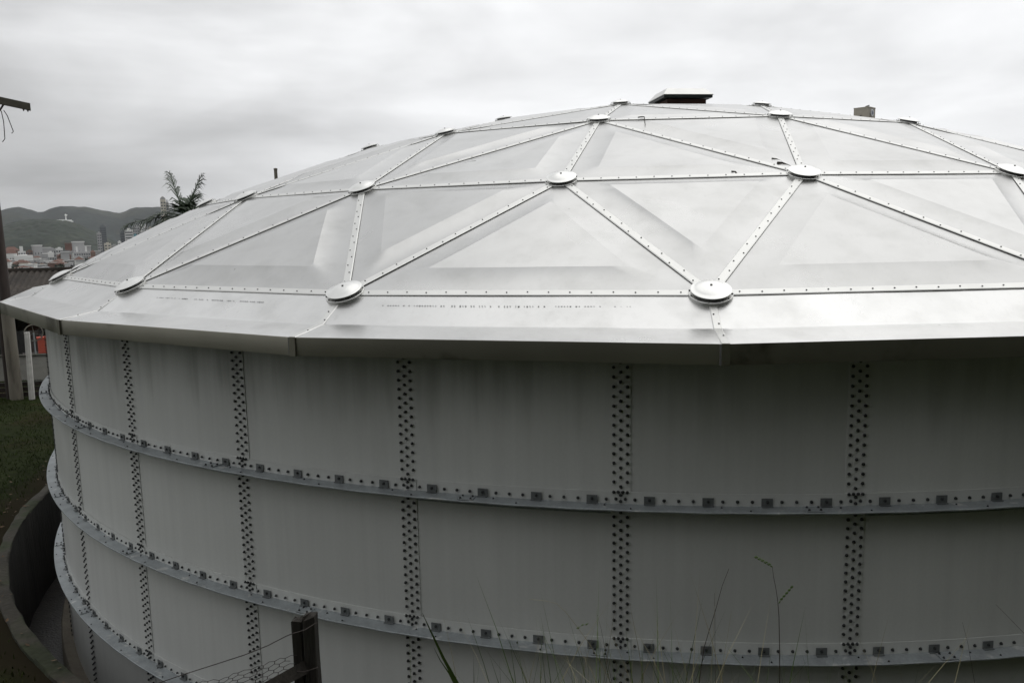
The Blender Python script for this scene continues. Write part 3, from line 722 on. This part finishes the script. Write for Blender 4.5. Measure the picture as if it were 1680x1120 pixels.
# foliage added out of view on the bank, to shade the tank wall
pts = []
m_thick = mat('thicket foliage', (.03, .045, .015), .8, 0, var=.4, vscale=.4, coords='World')
V = []; F = []
cnt = 0
while cnt < 42000:
    x = random.uniform(-22, 45); y = random.uniform(-55, 6); q = x * .62 - y * .78
    if q < 20.5 or (x * .55 - y * .835) / math.hypot(x, y) < .25 or math.hypot(x - CAM.x, y - CAM.y) < 5: continue
    z = ground(x, y) + (random.random() ** .8) * 14.0 * (.6 + .5 * mn.noise((x * .25, y * .25, 1)))
    s = random.uniform(.25, .55); an = Vector((random.gauss(0, 1), random.gauss(0, 1), random.gauss(0, 1))).normalized(); t1 = an * s; t2 = an.orthogonal().normalized() * s * .6
    c = Vector((x, y, z)); o = len(V); V += [c - t1, c - t2, c + t1, c + t2]; F += [(o, o + 1, o + 2, o + 3)]; cnt += 1
me = bpy.data.meshes.new('shade_thicket'); me.from_pydata([tuple(p) for p in V], [], F); me.materials.append(m_thick)
o = link(bpy.data.objects.new('shade_thicket', me)); tag(o, 'unseen foliage added behind the viewer to shade the tank wall', 'shade_thicket', kind='stuff')

# ------------------------------------------------------------------ background left: pole, fence, wall, house, palm
m_pole = mat('weathered concrete pole', (.17, .155, .125), .9, 0, var=.3, vscale=.8, coords='World', stretch=(4, 4, .6), col2=(.10, .09, .075), c2scale=1)
m_dwood = mat('dark creosoted wood', (.03, .022, .018), .85, 0, var=.3, vscale=4)
B0 = at(27, 648, 30.6); gz = ground(B0.x, B0.y)
T0 = Vector((B0.x - .15, B0.y + .1, CAM.z + 30.6 * math.tan(math.radians(9.6))))
pole = empty('utility_pole', (B0.x, B0.y, gz)); tag(pole, 'tall utility pole with a wooden crossarm at the left edge behind the tank', 'utility pole')
hgt = T0.z - gz
b = MB(); b.tube([(0, 0, -.3), (-.05, .03, hgt * .5), (-.12, .06, hgt)], [.165, .15, .11], 12); b.build('shaft', mat('brown pole timber', (.045, .034, .03), .85, 0, var=.3, vscale=3, coords='World', stretch=(4, 4, .5)), pole, smooth=40)
b = MB(); b.tube([(0, 0, -.3), (-.02, .01, 3.0)], [.20, .18], 12); b.build('concrete_sleeve', m_pole, pole, smooth=40)
b = MB(); b.tube([(-.27, .05, -.3), (-.28, .05, 3.0)], [.13, .12], 10); b.build('stub_post', m_dwood, pole, smooth=40)
ca, cb = at(-70, 150, 30.2) - pole.location, at(50, 176, 30.2) - pole.location; dv = (cb - ca); 
b = MB(); b.obox((ca + cb) / 2, dv / 2, Vector((0, 0, .11)), dv.cross(Vector((0, 0, 1))).normalized() * .07); b.build('crossarm', mat('grey crossarm timber', (.07, .065, .05), .9, var=.3, vscale=6), pole)
b = MB(); b.tube([at(7, 170, 30.2) - pole.location, at(0, 181, 30.2) - pole.location, at(-30, 210, 30.3) - pole.location], .03, 5); b.build('arm_brace', m_dwood, pole)
for u in (38, 45):
    b = MB(); p = at(u, 174 + (u - 38) * .2, 30.2) - pole.location; b.lathe([(.03, 0), (.05, .05), (.03, .1), (.01, .16)], 8, p, (0, 0, -1)); b.build('insulator', m_dwood, pole)
for pix in ([(2, 182), (6, 200), (7.5, 220), (8, 228), (4, 233)], [(6, 181), (12, 190), (17, 203), (22, 216), (19, 219)]):
    b = MB(); b.tube([at(u, v_, 30.2) - pole.location for u, v_ in pix], .012, 4); b.build('loose_wire', m_dwood, pole)
def frame2(P, Q):                          # local frame along a base line
    d = (Q - P).normalized(); return d, Vector((-d.y, d.x, 0))
# boundary wall with coping
WL, WR = at(-60, 622, 35.5), at(150, 622, 33.5); gz = RIM
WL.z = WR.z = gz; dW = (WR - WL); bk = Vector((-dW.y, dW.x, 0)).normalized()
m_render = mat('grey rendered wall', (.30, .29, .26), .95, 0, var=.2, vscale=.8, var2=.1, v2scale=6, coords='World', col2=(.17, .16, .14), c2scale=.7)
wl = empty('boundary_wall', WL); tag(wl, 'low grey rendered boundary wall in front of the tiled house', 'wall')
b = MB(); b.obox(dW / 2 + Vector((0, 0, .42)), dW / 2, bk * .07, Vector((0, 0, .50))); b.build('wall_body', m_render, wl)
b = MB(); b.obox(dW / 2 + Vector((0, 0, .945)), dW / 2, bk * .11, Vector((0, 0, .025))); b.build('coping', m_conc, wl)
# board kerb in front (dark horizontal planks)
b0 = MB(); PL, PR = at(-40, 645, 31.4), at(140, 645, 30.2); PL.z = PR.z = gz; dP = PR - PL; bp = Vector((-dP.y, dP.x, 0)).normalized()
yf = empty('yard_fence', PL); tag(yf, 'chain-link yard fence with leaning white posts and dark planks at its foot', 'fence')
for k in range(3):
    b = MB(); b.obox(dP / 2 + Vector((0, 0, .09 + k * .17)) + bp * .02 * k, dP / 2, bp * .02, Vector((0, 0, .07))); b.build('plank', m_dwood, yf)
m_white = mat('chalky white post', (.50, .49, .46), .9, 0, var=.2, vscale=5)
for pix in ((40, 545, 51, 641), (-30, 545, -25, 645), (118, 545, 122, 640)):
    T = at(pix[0] + 4, pix[1], 30.2); G = at(pix[2], pix[3], 30.2); G.z = gz
    b = MB(); b.tube([G - PL, T - PL], [.095, .085], 7); b.build('post', m_white, yf)
b = MB()
for k in range(60):
    for s in (-1, 1):
        x = k / 60; A = PL + dP * x; B_ = A + dP * (s * .35); 
        if 0 <= x + s * .35 <= 1: b.tube([A - PL + Vector((0, 0, .5)), B_ - PL + Vector((0, 0, 2.2))], .0022, 3, cap=False)
for z in (.5, 1.1, 2.2): b.tube([Vector((0, 0, z)), dP + Vector((0, 0, z))], .006, 4)
q = b.build('chain_link', m_clip, yf); q['kind'] = 'stuff'
# house with corrugated tile roof
HL_, HR_ = at(-160, 470, 39.5), at(215, 470, 37.0)
HL_.z = HR_.z = gz; dH = HR_ - HL_; bh = Vector((-dH.y, dH.x, 0)).normalized(); hl = dH.length; dH.normalize()
house = empty('house', HL_); tag(house, 'low house under a dark corrugated tile roof behind the tank at left', 'house')
zt_ = CAM.z + 41.5 * math.tan(math.radians(-1.9)) - gz; ze = CAM.z + 37 * math.tan(math.radians(-4.7)) - gz
m_tile = mat('dark weathered clay tile', (.05, .042, .035), .9, 0, var=.45, vscale=.9, var2=.3, v2scale=7, coords='World')
tv = MB(); pitchv = .24; n = int(hl / pitchv); rows = 3
rowm = MB()
for i in range(1):
    pass
depth = 3.6
def roof_course(k):
    b = MB(); nseg = n * 6; V = []
    for e, (t, lift) in enumerate((((k) / rows, .006), ((k + 1.05) / rows, .0))):
        for j in range(nseg + 1):
            x = hl * j / nseg; z = abs(math.sin(PI * x / pitchv)) * .085
            yy = -.6 + depth * t; zz_ = ze + (zt_ - ze) * t + z + lift + .02 * mn.noise((x * .6, k, 0))
            V.append(dH * x + bh * yy + Vector((0, 0, zz_)))
    m = nseg + 1; F = [(j, j + 1, m + j + 1, m + j) for j in range(nseg)]
    V += [v_ - Vector((0, 0, .03)) for v_ in V[:m]]; F += [(2 * m + j, 2 * m + j + 1, j + 1, j) for j in range(nseg)]
    b.add(V, F); return b
for k in range(rows): roof_course(k).build('tile_row', m_tile, house, smooth=50)
b = MB(); b.obox(dH * hl / 2 + bh * (depth - .6) + Vector((0, 0, zt_ + .07)), dH * hl / 2, bh * .12, Vector((0, 0, .07))); b.build('ridge', m_tile, house)
m_hw = mat('shaded house wall', (.16, .13, .10), .9, 0, var=.3, vscale=1, coords='World')
b = MB(); b.obox(dH * hl / 2 + bh * 2.6 + Vector((0, 0, ze / 2)), dH * hl / 2, bh * .1, Vector((0, 0, ze / 2 + .2)))
b.obox(dH * hl / 2 + bh * 4.2 + Vector((0, 0, ze / 2)), dH * hl / 2, bh * .1, Vector((0, 0, ze / 2 + 1.0)))
b.build('wall', mat('wall darkened as shade', (.05, .04, .035), .9, var=.3, vscale=1, coords='World'), house)  # wall colour darkened to paint the dim space under the roof
def hx_at(u): 
    r = ray(u, 560); r.z = 0; r.normalize(); # intersection with the house front line
    A = Vector((CAM.x, CAM.y, 0)); P = Vector((HL_.x, HL_.y, 0)) + bh * 2.5
    M_ = Matrix(((r.x, -dH.x), (r.y, -dH.y))); s = M_.inverted() @ Vector((P.x - A.x, P.y - A.y)); return s[1]
def panel_on_house(u0, u1, z0, z1, m, name):
    x0, x1 = hx_at(u0), hx_at(u1)
    b = MB(); b.obox(dH * (x0 + x1) / 2 + bh * 2.46 + Vector((0, 0, (z0 + z1) / 2)), dH * (x1 - x0) / 2, bh * .04, Vector((0, 0, (z1 - z0) / 2))); return b.build(name, m, house)
panel_on_house(49, 66, .3, 1.9, mat('brown door paint', (.10, .05, .035), .8), 'door')
panel_on_house(20, 29, .3, 1.9, mat('dark green door paint', (.015, .03, .025), .8), 'shutter')
for xx in (hx_at(-60), hx_at(5), hx_at(120)):
    b = MB(); b.obox(dH * xx - bh * .3 + Vector((0, 0, ze / 2)), dH * .09, bh * .09, Vector((0, 0, ze / 2))); b.build('veranda_post', m_white, house)
# orange-red bin and round dish under the roof
p = at(71, 578, 36.3); zb0 = p.z
b = MB(); b.box(-.16, .16, -.2, .2, 0, .56); b.box(-.18, .18, -.22, .22, .56, .62)
o = b.build('plastic_crate', mat('orange red plastic', (.45, .055, .02), .5)); o.location = (p.x, p.y, zb0); o.rotation_euler.z = .75
tag(o, 'orange-red plastic box standing behind the boundary wall under the roof', 'box')
b = MB(); b.box(-.7, .7, -.4, .4, 0, zb0 - gz); o2 = b.build('low_bench', m_dwood); o2.location = (p.x, p.y, gz); o2.rotation_euler.z = .75; tag(o2, 'dark low bench holding the orange-red box', 'bench')
p = at(55, 546, 34.6); ds = empty('satellite_dish', (p.x, p.y, gz)); tag(ds, 'pale round dish on a thin mast under the tiled roof edge', 'satellite dish')
b = MB(); dirn = (CAM - p); dirn.z = 2; dirn.normalize(); u_ = dirn.orthogonal().normalized(); w2 = dirn.cross(u_); b.tube([Vector((0, 0, p.z - gz)) + (u_ * math.cos(2 * PI * k / 24) + w2 * math.sin(2 * PI * k / 24)) * .30 for k in range(25)], .022, 5, cap=False)
for k in range(6): b.tube([Vector((0, 0, p.z - gz)) - dirn * .06, Vector((0, 0, p.z - gz)) + (u_ * math.cos(2 * PI * k / 6) + w2 * math.sin(2 * PI * k / 6)) * .30], .010, 4)
b.build('dish', m_pole, ds)
b = MB(); b.tube([(0, 0, 0), (0, 0, p.z - gz)], .025, 6); b.build('mast', m_galv, ds)
# small post seen over the dome
p = at(452, 277, 42); gp = ground(p.x, p.y)
b = MB(); b.tube([(0, 0, 0), (0, 0, p.z - gp)], [.10, .085], 8); b.lathe([(.1, 0), (.1, .06), (.0, .09)], 8, (0, 0, p.z - gp - .05)); o = b.build('pole', m_pole); o.location = (p.x, p.y, gp); tag(o, 'bare grey pole top sticking up behind the left slope of the dome', 'pole')
# palm
m_frond = mat('palm leaf green', (.030, .050, .022), .5, 0, var=.4, vscale=1.5, coords='World')
m_trunk = mat('palm bark', (.10, .08, .06), .95, 0, var=.3, vscale=3)
PC = at(303, 357, 35.5); pgz = ground(PC.x, PC.y)
palm = empty('palm_tree', (PC.x, PC.y, pgz)); tag(palm, 'dark green palm tree rising behind the left edge of the dome', 'palm tree')
cz = PC.z - pgz
b = MB(); b.tube([(0, 0, -.2), (.1, .1, cz * .5), (0, 0, cz)], [.20, .15, .14], 12); b.build('trunk', m_trunk, palm, smooth=True)
rx = Vector((math.cos(YAW), math.sin(YAW), 0)); fy = Vector((-rx.y, rx.x, 0))
vr = ray(303, 357); vr.z = 0; vr.normalize(); rx = Vector((vr.y, -vr.x, 0)); fy = vr
prnd = random.Random(5)
def frond(dx, dy, dz, L_, droop, lw=.5):
    lw *= 1.55
    d = (rx * dx + fy * dy + Vector((0, 0, dz))).normalized(); b = MB(); P = []; n = 12
    for k in range(n + 1):
        t = k / n; P.append(Vector((0, 0, cz)) + d * L_ * t + Vector((0, 0, -droop * t * t * L_)))
    b.tube(P, [.03 * (1 - .85 * k / n) + .004 for k in range(n + 1)], 5)
    m = 28
    for k in range(m):
        t = .16 + .84 * k / m; q = t * n; i = min(n - 1, int(q)); p = P[i].lerp(P[i + 1], q - i); tg = (P[i + 1] - P[i]).normalized()
        sdv = tg.cross(Vector((0, 0, 1)));
        if sdv.length < .2: sdv = tg.cross(fy)
        sdv.normalize()
        for s in (-1, 1):
            if prnd.random() < .08: continue
            ll = lw * (math.sin(PI * min(1, t * .85 + .12)) ** .6) * prnd.uniform(.75, 1.15)
            dr = (sdv * s * .9 + tg * .7 + Vector((0, 0, prnd.uniform(-.35, .2)))).normalized()
            e1 = p + dr * ll * .55; e2 = p + dr * ll * .95 + Vector((0, 0, -ll * prnd.uniform(.15, .5))); wv = tg.cross(dr).normalized().cross(dr) * .019
            b.add([p - wv, p + wv, e1 + wv, e1 - wv, e2], [(0, 1, 2, 3), (3, 2, 4)])
    b.build('frond', m_frond, palm)
for a in ((-.95, .1, .12, 2.35, .26, .66), (-.75, .2, .42, 1.7, .5, .6), (-.85, -.4, .1, 1.6, .5, .6), (-.22, .1, 1.0, 2.15, .12, .62), (.40, -.1, 1.0, 2.1, .10, .6), (.1, .5, .8, 1.5, .3, .5), (.7, .2, .55, 1.5, .35, .5),
          (.3, -.6, .5, 1.3, .6, .55), (-.5, -.6, .35, 1.4, .8, .6), (.9, .3, .1, 1.7, .4, .5), (-.2, -.8, .1, 1.3, .8, .5), (.9, -.4, .2, 1.5, .5, .5), (-.1, .9, .3, 1.6, .5, .5), (-.75, .1, -.15, 1.3, .5, .55), (.15, -.3, 1, 1.1, .5, .45), (.3, .2, .9, 1.6, .35, .55), (-.1, -.5, .9, 1.35, .6, .6), (-.98, .2, -.05, 1.7, .45, .65), (-.4, -.9, .2, 1.2, .7, .6), (.6, -.3, .8, 1.35, .5, .55)):
    frond(*a)
# leafy shrubs behind the wall edge at left
# ------------------------------------------------------------------ hills, plain, city
PLAIN = -60.
m_far = mat('far forest', (.022, .029, .028), .95, 0, var=.35, vscale=.006, var2=.35, v2scale=.03, coords='World', col2=(.04, .046, .036), c2scale=.004)
m_near = mat('near forest', (.014, .022, .014), .95, 0, var=.35, vscale=.012, var2=.7, v2scale=.05, coords='World', col2=(.026, .033, .021), c2scale=.008)
def azel(u, v_):
    r = ray(u, v_); return math.atan2(r.x, r.y), math.atan2(r.z, math.hypot(r.x, r.y))
def hill(name, prof, D, half, m, az0, az1, na, nd_, amp, seed, frq):
    pr = sorted(azel(u, v_) for u, v_ in prof); az = [p[0] for p in pr]; el = [p[1] for p in pr]
    V = []; F = []
    for i in range(na):
        a = az0 + (az1 - az0) * i / (na - 1); e = float(np.interp(a, az, el))
        if a < az[0] or a > az[-1]:
            dd = min(abs(a - az[0]), abs(a - az[-1])); e = e + (math.radians(1.4) * mn.noise((a * 6, seed, 0))) * min(1, dd * 8)
        top = CAM.z + D * math.tan(max(e, -.02))
        for j in range(nd_):
            t = -1 + 2 * j / (nd_ - 1); d = D + t * half * (1 + .15 * math.sin(a * 20 + seed))
            x, y = CAM.x + d * math.sin(a), CAM.y + d * math.cos(a)
            w_ = math.cos(t * PI / 2) ** .8 if abs(t) < 1 else 0
            sp = mn.fractal((x / 900, y / 900, seed), 1, 2, 4) * 40 * w_ * (1 - w_) * 2
            z = PLAIN - 3 + (top - PLAIN + 3) * w_ + sp + mn.noise((x * frq, y * frq, seed)) * amp * w_
            V.append((x, y, z))
    for i in range(na - 1):
        for j in range(nd_ - 1): F.append((i * nd_ + j, (i + 1) * nd_ + j, (i + 1) * nd_ + j + 1, i * nd_ + j + 1))
    me = bpy.data.meshes.new(name); me.from_pydata(V, [], F); me.materials.append(m); me.update()
    me.polygons.foreach_set('use_smooth', [True] * len(F))
    o = link(bpy.data.objects.new(name, me)); o['kind'] = 'structure'; return o
R_ = math.radians
hill('far_hills', [(-40, 348), (-20, 352), (0, 346), (8, 344), (20, 341), (30, 340), (45, 343), (62, 349), (68, 349.5), (78, 345), (88, 341), (103, 338.5), (118, 339), (130, 340), (142, 340), (155, 343), (175, 347), (195, 350), (203, 349), (210, 345), (217, 341), (230, 340.5), (262, 340), (300, 344), (340, 350)], 6600, 1300, m_far, R_(-75), R_(60), 420, 24, 9, 3, .02)
hill('near_hill', [(-60, 385), (-20, 376), (10, 369), (30, 363), (50, 360), (70, 360), (95, 361.5), (108, 362.5), (120, 366), (135, 371), (150, 378), (170, 388), (200, 402), (240, 418), (260, 425)], 4300, 700, m_near, R_(-50), R_(-33), 700, 90, 8, 8, .035)
# monument on the near hill
m_mon = mat('white painted monument', (.85, .85, .83), .7)
a, e = azel(108.5, 362.5); D = 4250; z0 = CAM.z + D * math.tan(e) + 1
mo = empty('hilltop_monument', (CAM.x + D * math.sin(a), CAM.y + D * math.cos(a), z0), -a); mo.scale = (.66, .8, .85); tag(mo, 'white hilltop monument with a thick head above a long terrace', 'monument')
b = MB(); b.lathe([(6, -8), (4.2, 6), (3.4, 18), (4.4, 24), (6.6, 28), (6.8, 32), (3.5, 35), (.5, 36)], 14); b.build('column', m_mon, mo, smooth=True)
b = MB(); b.obox((6.5, 0, 29), Vector((5, 0, 1.5)), Vector((0, 2, 0)), Vector((0, 0, 2))); b.build('arm', m_mon, mo)
b = MB(); b.box(-60, 36, -8, 8, -2, 4.5); b.box(-44, -10, -9, 9, 4.5, 7); b.box(10, 44, -10, 9, -8, -1); b.build('terrace', m_mon, mo)
# city
pal = {'white': (.62, .62, .60), 'cream': (.50, .47, .40), 'grey': (.34, .34, .34), 'dark': (.06, .065, .075), 'terracotta': (.13, .065, .048), 'brown': (.16, .10, .075), 'teal': (.12, .28, .32), 'blue': (.07, .13, .24), 'slate': (.13, .14, .15)}
pm_ = {k: mat('city ' + k, v_, .8, 0, var=.1, vscale=.02, coords='World') for k, v_ in pal.items()}
m_win = mat('far window glass', (.06, .07, .08), .3)
def tower(u0, u1, vtop, D, colr, label, floors=0, cols=0, extra=None, winmat=None, cat='building', rot=0.):
    a0, _ = azel(u0, vtop); a1, _ = azel(u1, vtop); am = (a0 + a1) / 2; wd = D * (a1 - a0); e = azel((u0 + u1) / 2, vtop)[1]
    topz = CAM.z + D * math.tan(e); x, y = CAM.x + D * math.sin(am), CAM.y + D * math.cos(am)
    h = topz - PLAIN; t = empty('apartment_building' if h > 25 else 'building', (x, y, PLAIN), -am + rot); tag(t, label, cat)
    b = MB(); dp = max(10, wd * .8); b.box(-wd / 2, wd / 2, -dp / 2, dp / 2, 0, h)
    b.build('wall', pm_[colr], t)
    if floors:
        for f in range(floors):
            z = h * (.12 + .86 * f / floors); fh = h * .86 / floors * .45
            if cols == 0:
                wb = MB(); wb.box(-wd * .44, wd * .44, -dp / 2 - .5, -dp / 2 + .2, z, z + fh); wb.build('window_band', winmat or m_win, t)
            else:
                for c_ in range(cols):
                    xx = -wd / 2 + wd * (c_ + .5) / cols; ww = wd / cols * .3
                    wb = MB(); wb.box(xx - ww, xx + ww, -dp / 2 - .3, -dp / 2 + .2, z, z + fh); wb.build('window', winmat or m_win, t)
    b = MB(); b.box(-wd * .2, wd * .2, -dp * .2, dp * .2, h, h + max(2.5, h * .05)); b.build('roof_block', pm_[colr], t)
    if extra: extra(t, wd, dp, h)
    return t
tower(29, 42, 412, 2500, 'white', 'white stepped block above a wide pale roof at the far left of the city', 4, 3, lambda t, w_, d_, h: MB().add([], []).box(-w_ * .25, w_ * .2, -d_ * .3, d_ * .3, h + .1, h + 13).build('stair_tower', pm_['white'], t))
tower(23, 54, 419, 2420, 'white', 'wide low hall with pale roof at the far left of the city', 0)
tower(43, 53.5, 411, 2700, 'brown', 'reddish brown block beside the white stepped block', 3, 2)
tower(80, 91, 408, 2600, 'grey', 'pale grey block, left one of a joined pair in mid city', 3, 3)
tower(91, 103, 407, 2620, 'white', 'white block, right one of a joined pair in mid city', 3, 3)
tower(78, 88, 413.5, 2500, 'white', 'low white building below the joined pair of blocks', 1, 4)
def spk(t, w_, d_, h):
    for s in (-.36, .2): MB().box(w_ * s, w_ * s + w_ * .11, -4, 4, h, h + 14).build('spire', pm_['white'], t)
tower(121, 148, 413, 2450, 'grey', 'wide grey building with two white tower shafts on top', 3, 7, spk)
tower(163, 173.5, 371, 3150, 'slate', 'dark slate tower, tallest before the green hill', 12, 0)
tower(158.5, 166, 382, 3000, 'grey', 'light grey tower in front of the dark slate one', 8, 2)
tower(170.5, 182, 399, 2700, 'cream', 'pale blank-sided block right of the dark tower foot', 5, 2)
tower(182.5, 192.5, 402, 2720, 'grey', 'plain grey block between the cream block and the narrow white one', 4, 3)
tower(193, 199, 396, 2650, 'white', 'narrow white block at the foot of the banded tower', 5, 1)
tower(197, 204, 380, 2800, 'slate', 'dark left side of the banded tower, built as a narrow block', 9, 0)  # dark left face of the banded tower, as a separate block
tower(204, 218, 377, 2790, 'white', 'white tower with dark balcony bands next to the dome edge', 9, 0)
tower(217, 228, 371, 3000, 'grey', 'grey tower behind the small teal glass block', 10, 3)
tower(219, 225, 385, 2700, 'teal', 'small teal glass block between tall towers', 4, 1, winmat=pm_['blue'])
tower(228.5, 234.5, 368, 3050, 'white', 'slim white tower just left of the palm leaves', 10, 2)
tower(236, 241.5, 371, 3080, 'white', 'slim white tower under the palm leaves', 10, 2)
tower(243, 250, 374, 3000, 'cream', 'cream tower half hidden by palm leaves', 9, 2)
tower(226, 236, 388, 2650, 'terracotta', 'brick red block at the foot of the slim towers', 3, 2)
def rnd_top(t, w_, d_, h):
    b = MB(); n = 12; V = [(w_ / 2 * math.cos(PI * k / n), y, h + w_ * .42 * math.sin(PI * k / n)) for y in (-d_ / 2, d_ / 2) for k in range(n + 1)]
    b.add(V, [(k, k + 1, n + 2 + k, n + 1 + k) for k in range(n)] + [tuple(range(n + 1))[::-1], tuple(range(n + 1, 2 * n + 2))]); b.build('arched_crown', pm_['grey'], t)
tower(262.5, 271.5, 327, 3100, 'cream', 'tall cream tower with an arched crown beside the palm', 16, 2, rnd_top)
tower(271.5, 276.5, 332, 3120, 'grey', 'lower grey wing on the right of the arched tower', 14, 1)
tower(88, 104, 432, 2150, 'blue', 'low blue building among the rooftops near the tiled house', 2, 4)
# small houses of the town: one object each
def house_mesh(wd, dp, h, mw, mr, hip, big):
    b = MB(); b.box(-wd / 2, wd / 2, -dp / 2, dp / 2, 0, h, 0); r = h * .35 if hip else .6; o = wd * .04
    if hip: b.add([(-wd / 2 - o, -dp / 2 - o, h), (wd / 2 + o, -dp / 2 - o, h), (wd / 2 + o, dp / 2 + o, h), (-wd / 2 - o, dp / 2 + o, h), (-wd / 4, 0, h + r), (wd / 4, 0, h + r)], [(0, 1, 5, 4), (1, 2, 5), (2, 3, 4, 5), (3, 0, 4), (3, 2, 1, 0)], 1)
    else: b.box(-wd / 2 - o, wd / 2 + o, -dp / 2 - o, dp / 2 + o, h + .02, h + r, 1)
    n = max(2, int(wd / 4))
    for fl_ in range(max(1, int(h / 3.5))):
        for k in range(n):
            x = -wd / 2 + wd * (k + .5) / n; b.box(x - .7, x + .7, -dp / 2 - .08, -dp / 2 + .1, 1 + fl_ * 3.3, 2.5 + fl_ * 3.3, 2)
    return b.mesh('house', [pm_[mw], pm_[mr], m_win])
kinds = [('white', 'terracotta', True), ('cream', 'terracotta', True), ('white', 'white', False), ('grey', 'grey', False), ('cream', 'brown', True), ('white', 'slate', False), ('terracotta', 'brown', False), ('grey', 'white', False), ('brown', 'terracotta', True)]
lab = {'terracotta': 'small house with red tiled roof among the distant rooftops of the town', 'white': 'small flat pale-roofed building among the distant rooftops of the town', 'grey': 'small flat grey building among the distant rooftops of the town', 'brown': 'small brown-roofed house among the distant rooftops of the town', 'slate': 'small dark-roofed building among the distant rooftops of the town'}
protos = []
hr = random.Random(11)
for kd in kinds:
    for sz in range(3): wd = hr.uniform(11, 26); protos.append((house_mesh(wd, hr.uniform(9, 16), hr.choice((4, 6.5, 7, 10)), kd[0], kd[1], kd[2], sz), kd))
placed = 0; pale_ = [p for p in protos if p[1][1] in ('white', 'grey')]
while placed < 296:
    D = 1850 + 1250 * hr.random(); a = math.radians(hr.uniform(-46.5, -36))
    x, y = CAM.x + D * math.sin(a), CAM.y + D * math.cos(a)
    me, kd = hr.choice(protos if hr.random() < .6 else pale_); o = bpy.data.objects.new('house', me); o.location = (x, y, PLAIN + 1); o.rotation_euler.z = -a + hr.choice((0, .3, -.4, PI / 2)) + hr.uniform(-.2, .2)
    s = hr.uniform(.8, 1.35) * (1.3 if D > 2500 else 1); o.scale = (s, s, s * hr.choice((1, 1, 1.4) if D < 2400 else (1, 1.5, 2.2, 3))); link(o)
    pu = 8 + (math.degrees(a) + 46.5) / 10.5 * 220
    lm = 'beside the utility pole' if pu < 22 else 'below the wide pale hall' if pu < 60 else 'left of the low blue building' if pu < 86 else 'around the low blue building' if pu < 106 else 'below the building with two tower shafts' if pu < 150 else 'below the dark slate tower' if pu < 180 else 'below the banded white tower'
    row = 'nearest rows' if D < 2050 else 'middle rows' if D < 2500 else 'farthest rows'
    tag(o, 'distant ' + ('' if kd[0] == kd[1] else kd[0] + ' house, ') + {'terracotta': 'red tiled', 'white': 'flat white', 'grey': 'flat grey', 'brown': 'brown tiled', 'slate': 'dark flat'}[kd[1]] + (' roof ' if kd[0] != kd[1] else ' building ') + lm + '', 'house', 'small houses in the distant town'); placed += 1
# clumps of trees between the houses
V = []; F = []
for _ in range(260):
    D = 1700 + 1900 * hr.random(); a = math.radians(hr.uniform(-47, -34)); x, y = CAM.x + D * math.sin(a), CAM.y + D * math.cos(a); R0 = hr.uniform(5, 13)
    for k in range(60):
        d = Vector((hr.gauss(0, 1), hr.gauss(0, 1), abs(hr.gauss(0, .7)))).normalized() * R0 * hr.uniform(.6, 1); c = Vector((x, y, PLAIN + 2)) + d * Vector((1, 1, .8)).length / 1.6
        t1 = Vector((hr.gauss(0, 1), hr.gauss(0, 1), hr.gauss(0, 1))).normalized() * 2.6; t2 = t1.orthogonal().normalized() * 2.2
        o_ = len(V); V += [tuple(c - t1), tuple(c - t2), tuple(c + t1), tuple(c + t2)]; F.append((o_, o_ + 1, o_ + 2, o_ + 3))
me = bpy.data.meshes.new('town_trees'); me.from_pydata(V, [], F); me.materials.append(m_near); o = link(bpy.data.objects.new('town_trees', me)); tag(o, 'dark green tree clumps between the distant town houses', 'trees', kind='stuff')

# ------------------------------------------------------------------ haze
b = MB(); b.box(-12500, 12500, -12500, 12500, -75, 420); hz = bpy.data.materials.new('thin haze'); hz.use_nodes = True; t = hz.node_tree; t.nodes.clear()
ou = node(t, 'ShaderNodeOutputMaterial'); pv = node(t, 'ShaderNodeVolumePrincipled'); pv.inputs['Density'].default_value = 2.2e-5; pv.inputs['Color'].default_value = (.86, .88, .9, 1)
t.links.new(pv.outputs[0], ou.inputs['Volume'])
o = b.build('haze', hz); o['kind'] = 'stuff'
